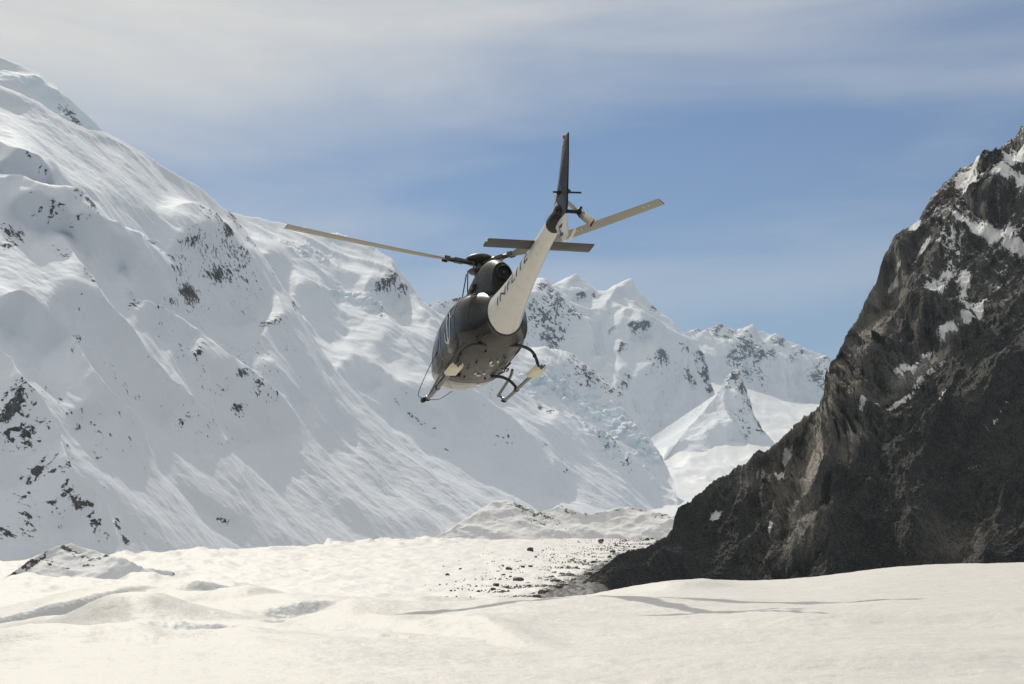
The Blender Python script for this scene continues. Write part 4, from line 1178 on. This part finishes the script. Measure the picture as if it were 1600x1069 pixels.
for a_ in (60, 120):  # lighter tubes added along the roof edges to draw their bright highlight
    bm = bmesh.new(); tube(bm, [fus(x, math.radians(a_), .01) for x in np.linspace(1.9, -1.2, 9)], .016, 6, 2); part('roof_edge_highlight', bm, M_skid, fo)
bm = bmesh.new(); box(bm, (1.7, -.28, .43), (.16, .16, .07), bev=.03); part('landing_light', bm, M_lens)
bm = bmesh.new(); tube(bm, [(-.2, -.62, .46), (.2, -.58, .41), (.45, -.64, .42), (.7, -.56, .42), (.9, -.66, .44)], .022, 6, 5); tube(bm, [(.2, -.58, .41), (.35, -.74, .47), (.7, -.78, .50)], .018, 6, 4); part('hose', bm, M_black)

# engine cowling and exhaust
CS = np.array([(1.45, .22, 1.9, 2.22, 2.0, 2, 2), (1.1, .31, 1.9, 2.40, 2.0, 2.2, 2.0), (.6, .36, 1.9, 2.64, 2.05, 2.4, 2.1), (.1, .37, 1.9, 2.82, 2.05, 2.4, 2.3), (-.5, .37, 1.85, 2.90, 2.05, 2.4, 2.4), (-1.1, .35, 1.8, 2.88, 2.05, 2.4, 2.5), (-1.6, .33, 1.65, 2.74, 2.0, 2.4, 2.4), (-1.95, .29, 1.6, 2.54, 1.98, 2.2, 2.2)])
bm = bmesh.new(); rings(bm, [[fus(x, 2*math.pi*k/40, 0, CS) for k in range(40)] for x in np.linspace(1.45, -1.95, 26)])
cw = part('engine_cowling', bm, M_cowl)
for y0 in (.2, -.2):
    bm = bmesh.new(); tube(bm, [(-.35, y0*1.75, 2.33), (-.70, y0*1.8, 2.33)], .08, 12, 1); part('air_intake', bm, M_black, cw)
bm = bmesh.new(); strip(bm, [(x, 28) for x in np.linspace(1.0, -1.8, 12)], .012, .003, CS); strip(bm, [(-.45, a) for a in range(-10, 190, 8)], .012, .003, CS); strip(bm, [(.35, a) for a in range(-10, 190, 8)], .012, .003, CS); part('cowling_seam', bm, M_black, cw)
bm = bmesh.new()
ex = [[Vector((x, -.02+r*math.cos(a), 2.26+r*math.sin(a))) for a in np.linspace(0, 2*math.pi, 25)[:-1]] for x, r in ((-1.6, .20), (-2.02, .19), (-2.04, .175), (-1.75, .165))]
rings(bm, ex); part('exhaust_pipe', bm, M_black)
bm = bmesh.new(); ball(bm, (-1.95, -.02, 2.26), (.08, .05, .05), 10); part('exhaust_cone', bm, M_steel)

# tail boom
BS = [(-1.86, 1.19, .46, .56), (-2.1, 1.23, .43, .52), (-2.5, 1.31, .375, .445), (-3.0, 1.41, .32, .37), (-3.6, 1.52, .27, .31), (-4.3, 1.65, .228, .26), (-5.0, 1.78, .195, .22), (-5.6, 1.88, .175, .19), (-6.1, 1.97, .165, .175), (-6.25, 2.0, .15, .155)]
def boom(x, th, off=0.0):
    b = np.array(BS)[::-1]
    cz, ry, rz = [smooth_interp(np.stack([b[:, 0], b[:, k]], 1), np.array([x]))[0] for k in (1, 2, 3)]
    return Vector((x, (ry+off)*math.cos(th), cz+(rz+off)*math.sin(th)))
bm = bmesh.new(); rings(bm, [[boom(x, 2*math.pi*k/40) for k in range(40)] for x in np.linspace(-1.86, -5.9, 40)])
bo = part('tail_boom', bm, M_white)
bm = bmesh.new(); rings(bm, [[boom(x, 2*math.pi*k/40, o_) for k in range(40)] for x, o_ in ((-1.80, .0), (-1.82, .035), (-1.90, .035), (-1.93, .004))]); part('joint_ring', bm, M_stab, bo)
bm = bmesh.new(); rings(bm, [[boom(x, 2*math.pi*k/32, o_) for k in range(32)] for x, o_ in ((-5.86, .012), (-6.0, .014), (-6.2, .0), (-6.3, -.03), (-6.38, -.09))]); part('tail_cone', bm, M_dark)
bm = bmesh.new(); tube(bm, [boom(x, math.radians(90), .035) for x in (-2.0, -3.0, -4.0, -5.0, -5.9)]+[Vector((-6.35, 0, 2.26))], .07, 10, 4); part('shaft_cover', bm, M_white, bo)
for x, a in ((-3.1, -60), (-4.0, -75), (-4.9, -60)):
    bm = bmesh.new(); p = boom(x, math.radians(a)); ball(bm, p, (.03, .03, .03), 8); tube(bm, [p, p+Vector((-.28, .10, -.16))], .006, 5, 1); part('antenna', bm, M_lens, bo)
bm = bmesh.new()
for x in (-2.45, -3.6, -5.2):
    pr = [boom(x, math.radians(a), .002) for a in range(180, 361, 12)]; qr = [boom(x-.008, math.radians(a), .002) for a in range(180, 361, 12)]
    vs_ = [[bm.verts.new(p) for p in pr], [bm.verts.new(p) for p in qr]]
    for i in range(len(pr)-1): bm.faces.new((vs_[0][i], vs_[0][i+1], vs_[1][i+1], vs_[1][i]))
part('boom_seam', bm, M_grey, bo)

def text_mesh(txt, size, shear=.2, bold=.012):
    cu = bpy.data.curves.new('t', 'FONT'); cu.body = txt; cu.size = size; cu.shear = shear; cu.offset = bold; cu.resolution_u = 4; cu.space_character = 1.12
    ob = bpy.data.objects.new('t', cu); COL.objects.link(ob)
    bpy.context.view_layer.update()
    me = bpy.data.meshes.new_from_object(ob.evaluated_get(bpy.context.evaluated_depsgraph_get()))
    bpy.data.objects.remove(ob); bpy.data.curves.remove(cu)
    return me
def put_text(name, txt, size, fn, mat, parent, **kw):
    me = text_mesh(txt, size, **kw)
    bm = bmesh.new(); bm.from_mesh(me)
    bmesh.ops.triangulate(bm, faces=bm.faces[:])
    for _ in range(2): bmesh.ops.subdivide_edges(bm, edges=[e for e in bm.edges if e.calc_length() > size*.12], cuts=1)
    W_ = max(v.co.x for v in bm.verts)
    for v in bm.verts: v.co = fn(v.co.x/W_, v.co.y)
    bpy.data.meshes.remove(me)
    return part(name, bm, mat, parent, smooth=False)
put_text('lettering', 'INFLITE', .42, lambda u, v: boom(-2.45-2.15*u, math.radians(-16)+v*(.50+.4*u)/(.42-.16*u), .004), M_ink, bo, bold=.002)

# fins
def fin(name, pts, th0, mat, parent=HEL):
    """closed outline in the x-z plane given as (x, z, half thickness)"""
    bm = bmesh.new()
    L = [bm.verts.new((x, t, z)) for x, z, t in pts]; R2 = [bm.verts.new((x, -t, z)) for x, z, t in pts]
    n = len(pts)
    cxx = sum(p[0] for p in pts)/n; czz = sum(p[1] for p in pts)/n
    cl = bm.verts.new((cxx, th0, czz)); cr = bm.verts.new((cxx, -th0, czz))
    for i in range(n):
        j = (i+1) % n
        bm.faces.new((L[i], L[j], cl)); bm.faces.new((R2[j], R2[i], cr)); bm.faces.new((L[j], L[i], R2[i], R2[j]))
    return part(name, bm, mat, parent, smooth=False)
vf = fin('vertical_fin', [(-5.82, 2.05, .03), (-6.24, 2.45, .03), (-6.62, 3.0, .025), (-6.90, 3.46, .02), (-7.02, 3.52, .02), (-7.24, 3.52, .012), (-7.12, 3.0, .012), (-6.95, 2.45, .015), (-6.80, 2.0, .02), (-6.72, 1.86, .02), (-6.1, 1.86, .03)], .085, M_dark)
vg = fin('lower_fin', [(-5.98, 1.86, .03), (-6.70, 1.86, .015), (-6.74, 1.60, .015), (-6.70, 1.36, .015), (-6.58, 1.28, .015), (-6.42, 1.31, .02), (-6.22, 1.55, .025)], .06, M_white)
put_text('registration', 'IZ', .27, lambda u, v: Vector((-6.30-.26*u, .066-.03*abs(u-.3), 1.44+v*1.25)), M_ink, vg, shear=.1, bold=.012)
bm = bmesh.new()
for q_, z_ in enumerate((3.40, 3.33)):
    for k in range(5):
        x_ = -6.86-.045*k-.01*q_; vs_ = [bm.verts.new(p_) for p_ in ((x_, .055, z_), (x_-.03, .055, z_+.004), (x_-.03, .053, z_+.035), (x_, .053, z_+.03))]; bm.faces.new(vs_)
part('fin_marking', bm, M_grey, vf)
bm = bmesh.new(); tube(bm, [(-6.5, 0, 1.36), (-6.62, 0, 1.25), (-6.9, 0, 1.22), (-7.15, 0, 1.30)], .03, 8, 4); part('tail_guard', bm, M_white)
bm = bmesh.new(); ball(bm, (-6.93, 0, 3.56), (.04, .03, .05), 10); part('beacon', bm, M_red)

# horizontal stabiliser
def wing(bm, root, tip, c0, c1, t, mi=0, n=12):
    """aerofoil plate between two points, chord along x"""
    def prof(c, y, z, x):
        P = []
        for k in range(n+1): a = k/n; P.append(Vector((x+c*(.5-a), y, z+t*c*1.4*math.sqrt(a)*(1-a)*1.6)))
        for k in range(n-1, 0, -1): a = k/n; P.append(Vector((x+c*(.5-a), y, z-t*c*1.4*math.sqrt(a)*(1-a)*1.6)))
        return P
    N = 8
    rings(bm, [prof(c0+(c1-c0)*i/N, root[1]+(tip[1]-root[1])*i/N, root[2]+(tip[2]-root[2])*i/N, root[0]+(tip[0]-root[0])*i/N) for i in range(N+1)])
bm = bmesh.new(); wing(bm, (-4.82, -1.265, 1.86), (-4.82, 1.265, 1.86), .50, .50, .10); hs = part('stabiliser', bm, M_stab)
for s_ in (1, -1):
    bm = bmesh.new(); ball(bm, (-4.95, s_*1.29, 1.86), (.05, .025, .03), 8); part('position_light', bm, M_lens, hs)

# tail rotor
bm = bmesh.new(); tube(bm, [(-6.35, .12, 2.06), (-6.35, -.42, 2.06)], .045, 10, 1); ball(bm, (-6.3, .0, 2.08), (.20, .13, .15), 16); part('gearbox', bm, M_dark)
TR = bpy.data.objects.new('tail_rotor', None); COL.objects.link(TR); TR.parent = HEL; TR.location = (-6.35, -.44, 2.06)
bm = bmesh.new(); ball(bm, (0, 0, 0), (.09, .06, .09), 12); box(bm, (0, .03, 0), (.26, .05, .07), Euler((0, math.radians(-40), 0)), .01)
for a in (40, 130, 220, 310): box(bm, (.10*math.cos(math.radians(a)), -.03, .10*math.sin(math.radians(a))), (.05, .05, .05), bev=.01)
part('hub', bm, M_black, TR)
for s_ in (0, 1):
    ang = math.radians(218+180*s_)
    A = Vector((math.cos(ang), 0, math.sin(ang))); B_ = Vector((-math.sin(ang), 0, math.cos(ang))); Nn = Vector((0, 1, 0))
    bm = bmesh.new(); Rr = []
    for i in range(13):
        r = .16+(.93-.16)*i/12; c = .10 if i == 0 else .185; tw = math.radians(34-12*i/12); th = .014
        bx = B_*math.cos(tw)+Nn*math.sin(tw); nx2 = -B_*math.sin(tw)+Nn*math.cos(tw)
        Rr.append([A*r+bx*c*u+nx2*th*w_ for u, w_ in ((.5, 0), (.25, 1), (-.1, .8), (-.5, .1), (-.5, -.1), (-.1, -.8), (.25, -1))])
    rings(bm, Rr)
    for f in bm.faces:
        d_ = f.calc_center_median().length
        f.material_index = 1 if .80 < d_ < .88 else (2 if d_ >= .88 else 0)
    part('tail_rotor_blade', bm, [M_blade, M_orange, M_black], TR)
bm = bmesh.new(); tube(bm, [(0.02, -.1, .1), (-.02, -.16, -.12)], .012, 6, 1); tube(bm, [(-.12, -.06, -.1), (-.02, -.16, -.12)], .012, 6, 1); part('pitch_link', bm, M_lens, TR)
bm = bmesh.new(); tube(bm, [(-6.52, .20, 2.42), (-6.62, -.42, 2.40)], .022, 8, 1); ball(bm, (-6.60, -.10, 2.42), (.07, .09, .06), 10); box(bm, (-6.55, .0, 2.40), (.12, .22, .07), bev=.02); part('pitch_control', bm, M_black)
bm = bmesh.new(); tube(bm, [boom(-4.9, math.radians(155), .02), (-6.50, .10, 2.42)], .02, 8, 1); part('control_rod', bm, M_white)

# main rotor
MR = bpy.data.objects.new('main_rotor', None); COL.objects.link(MR); MR.parent = HEL; MR.location = (0, 0, 3.25)
bm = bmesh.new(); tube(bm, [(0, 0, -.45), (0, 0, .05)], .11, 16, 1, rs=lambda t: .16-.05*t); part('mast', bm, M_steel, MR)
bm = bmesh.new()
rings(bm, [[Vector((r*math.cos(a), r*math.sin(a), z)) for a in np.linspace(0, 2*math.pi, 33)[:-1]] for r, z in ((.22, .0), (.36, .05), (.385, .09), (.37, .13), (.32, .17), (.12, .19))])
part('hub_cap', bm, M_stab, MR)
bm = bmesh.new()
rings(bm, [[Vector((r*math.cos(a), r*math.sin(a), z)) for a in np.linspace(0, 2*math.pi, 25)[:-1]] for r, z in ((.16, -.26), (.30, -.24), (.31, -.20), (.17, -.17))])
for k in range(3):
    a = math.radians(130+120*k); tube(bm, [(.28*math.cos(a), .28*math.sin(a), -.22), (.30*math.cos(a), .30*math.sin(a), -.02)], .022, 8, 1)
part('swashplate', bm, M_steel, MR)
bm = bmesh.new(); tube(bm, [(.25, .30, -.22), (.35, .42, -.85)], .016, 6, 1); tube(bm, [(.0, .33, -.22), (-.1, .40, -.85)], .016, 6, 1); part('control_link', bm, M_black, MR)
CONE = math.radians(3.1)
for k in range(3):
    az = math.radians(101.8+120*k)
    A = Vector((math.cos(az)*math.cos(CONE), math.sin(az)*math.cos(CONE), math.sin(CONE)))
    B_ = Vector((-math.sin(az), math.cos(az), 0)); Nn = A.cross(B_)
    def sect(r, c, tw, th, dz=0):
        bx = B_*math.cos(tw)+Nn*math.sin(tw); nx2 = -B_*math.sin(tw)+Nn*math.cos(tw)
        return [A*r+Nn*dz+bx*c*u+nx2*th*w_ for u, w_ in ((.5, 0), (.42, .55), (.25, 1), (0, .85), (-.5, .08), (-.5, -.08), (0, -.6), (.25, -.7), (.42, -.4))]
    bm = bmesh.new()
    L = [(0.92, .15, 14, .034), (1.05, .20, 13, .03), (1.22, .32, 12, .024)] + [(r, .37, 12-7*(r-1.3)/4.05, .021) for r in np.linspace(1.34, 5.35, 22)]
    # flap bending: slightly flat inboard, rising outboard
    rings(bm, [sect(r, c, -math.radians(tw), th, dz=.003*(r-1)**2-.05) for r, c, tw, th in L])
    for f in bm.faces: f.material_index = 1 if f.calc_center_median().length > 5.30 else 0
    bl = part('rotor_blade', bm, [M_blade, M_black], MR)
    bm = bmesh.new()
    for r, w_ in ((4.88, .018), (5.02, .018), (3.0, .018), (3.12, .018)):
        q = sect(r, .37, -math.radians(12-7*(r-1.3)/4.05), .021, dz=.003*(r-1)**2-.05-.016)
        a_, b2 = q[6]*.9+q[4]*.1, q[5]*.35+q[6]*.65
        o1 = [q[5]*.6+q[6]*.4, q[5]*.1+q[6]*.9]
        vs_ = [bm.verts.new(p_) for p_ in (o1[0], o1[1], o1[1]+A*w_, o1[0]+A*w_)]; bm.faces.new(vs_)
    part('blade_marking', bm, M_lens, bl)
    bm = bmesh.new()
    tube(bm, [A*.14, A*.5+Nn*-.02, A*.95+Nn*-.045], .07, 10, 4, rs=lambda t: .085-.03*t)
    box(bm, A*.62+Nn*-.03, (.30, .16, .13), Euler((0, -CONE, az)), .03)
    for q_ in (-.09, .09): box(bm, A*.98+B_*q_+Nn*-.045, (.16, .05, .11), Euler((0, -CONE, az)), .012)
    tube(bm, [A*.30+B_*.12+Nn*-.06, A*.62+B_*.14+Nn*-.08], .03, 8, 1)
    part('rotor_arm', bm, M_steel, MR)

# landing gear
LG = bpy.data.objects.new('landing_gear', None); COL.objects.link(LG); LG.parent = HEL
for s_ in (1, -1):
    bm = bmesh.new(); tube(bm, [(-1.30, 1.08*s_, .05), (0, 1.08*s_, .05), (1.6, 1.08*s_, .05), (1.92, 1.08*s_, .08), (2.08, 1.07*s_, .15)], .048, 12, 4); sk = part('skid', bm, M_skid, LG)
    bm = bmesh.new(); tube(bm, [(-1.55, 1.08*s_, .015), (-1.25, 1.08*s_, .0)], .018, 6, 1); box(bm, (2.02, 1.07*s_, .06), (.20, .12, .06), Euler((0, -.4, 0)), .02); part('skid_shoe', bm, M_black, sk)
    bm = bmesh.new(); tube(bm, [(.55, .90*s_, .50), (1.0, .96*s_, .42), (2.15, .96*s_, .24)], .040, 10, 4); tube(bm, [(2.10, .96*s_, .24), (2.10, 1.08*s_, .16)], .035, 8, 1); part('step', bm, M_skid, LG)
    # curved cross tubes
    bm = bmesh.new(); tube(bm, [(-1.22, .30*s_, .60), (-1.20, .62*s_, .60), (-1.16, .88*s_, .50), (-1.10, 1.02*s_, .30), (-1.06, 1.08*s_, .06)], .042, 10, 5); part('rear_cross_tube', bm, M_tube, LG)
    bm = bmesh.new(); tube(bm, [(.95, .42*s_, .42), (.93, .68*s_, .42), (.90, .90*s_, .32), (.86, 1.04*s_, .16), (.84, 1.08*s_, .05)], .042, 10, 5); part('front_cross_tube', bm, M_tube, LG)
    bm = bmesh.new()
    for x in (-1.06, .84): box(bm, (x, 1.08*s_, .06), (.14, .13, .12), bev=.02)
    box(bm, (-1.13, .97*s_, .38), (.07, .09, .10), bev=.015)
    part('clamp', bm, M_black, LG)
    bm = bmesh.new()
    prof = [(-.20, .05), (-.15, -.01), (.15, -.01), (.20, .05)]
    rings(bm, [[Vector((x, 1.08*s_+y*k_, -.005+z+dz)) for y, z in prof]+[Vector((x, 1.08*s_+y*k_, .02+z+dz)) for y, z in prof[::-1]] for x, k_, dz in ((-1.26, .6, .04), (-1.16, .85, 0), (-.52, .85, 0), (-.42, .6, .04))])
    part('snow_pad', bm, M_pad, LG, smooth=False)
bm = bmesh.new(); tube(bm, [(2.05, 1.10, .10), (2.42, 1.22, .30), (1.9, 1.10, .75), (1.2, .96, 1.15)], .010, 6, 6); part('wire_stay', bm, M_black, LG)
bm = bmesh.new(); tube(bm, [(2.02, 1.05, .06), (2.5, .6, .22), (2.7, .2, .50)], .009, 6, 4); part('wire_stay', bm, M_black, LG)
bm = bmesh.new(); box(bm, (2.12, 1.16, .07), (.16, .10, .12), Euler((0, 0, .3)), .02); box(bm, (2.0, .96, .18), (.12, .10, .08), None, .02); part('tow_bracket', bm, M_black, LG)
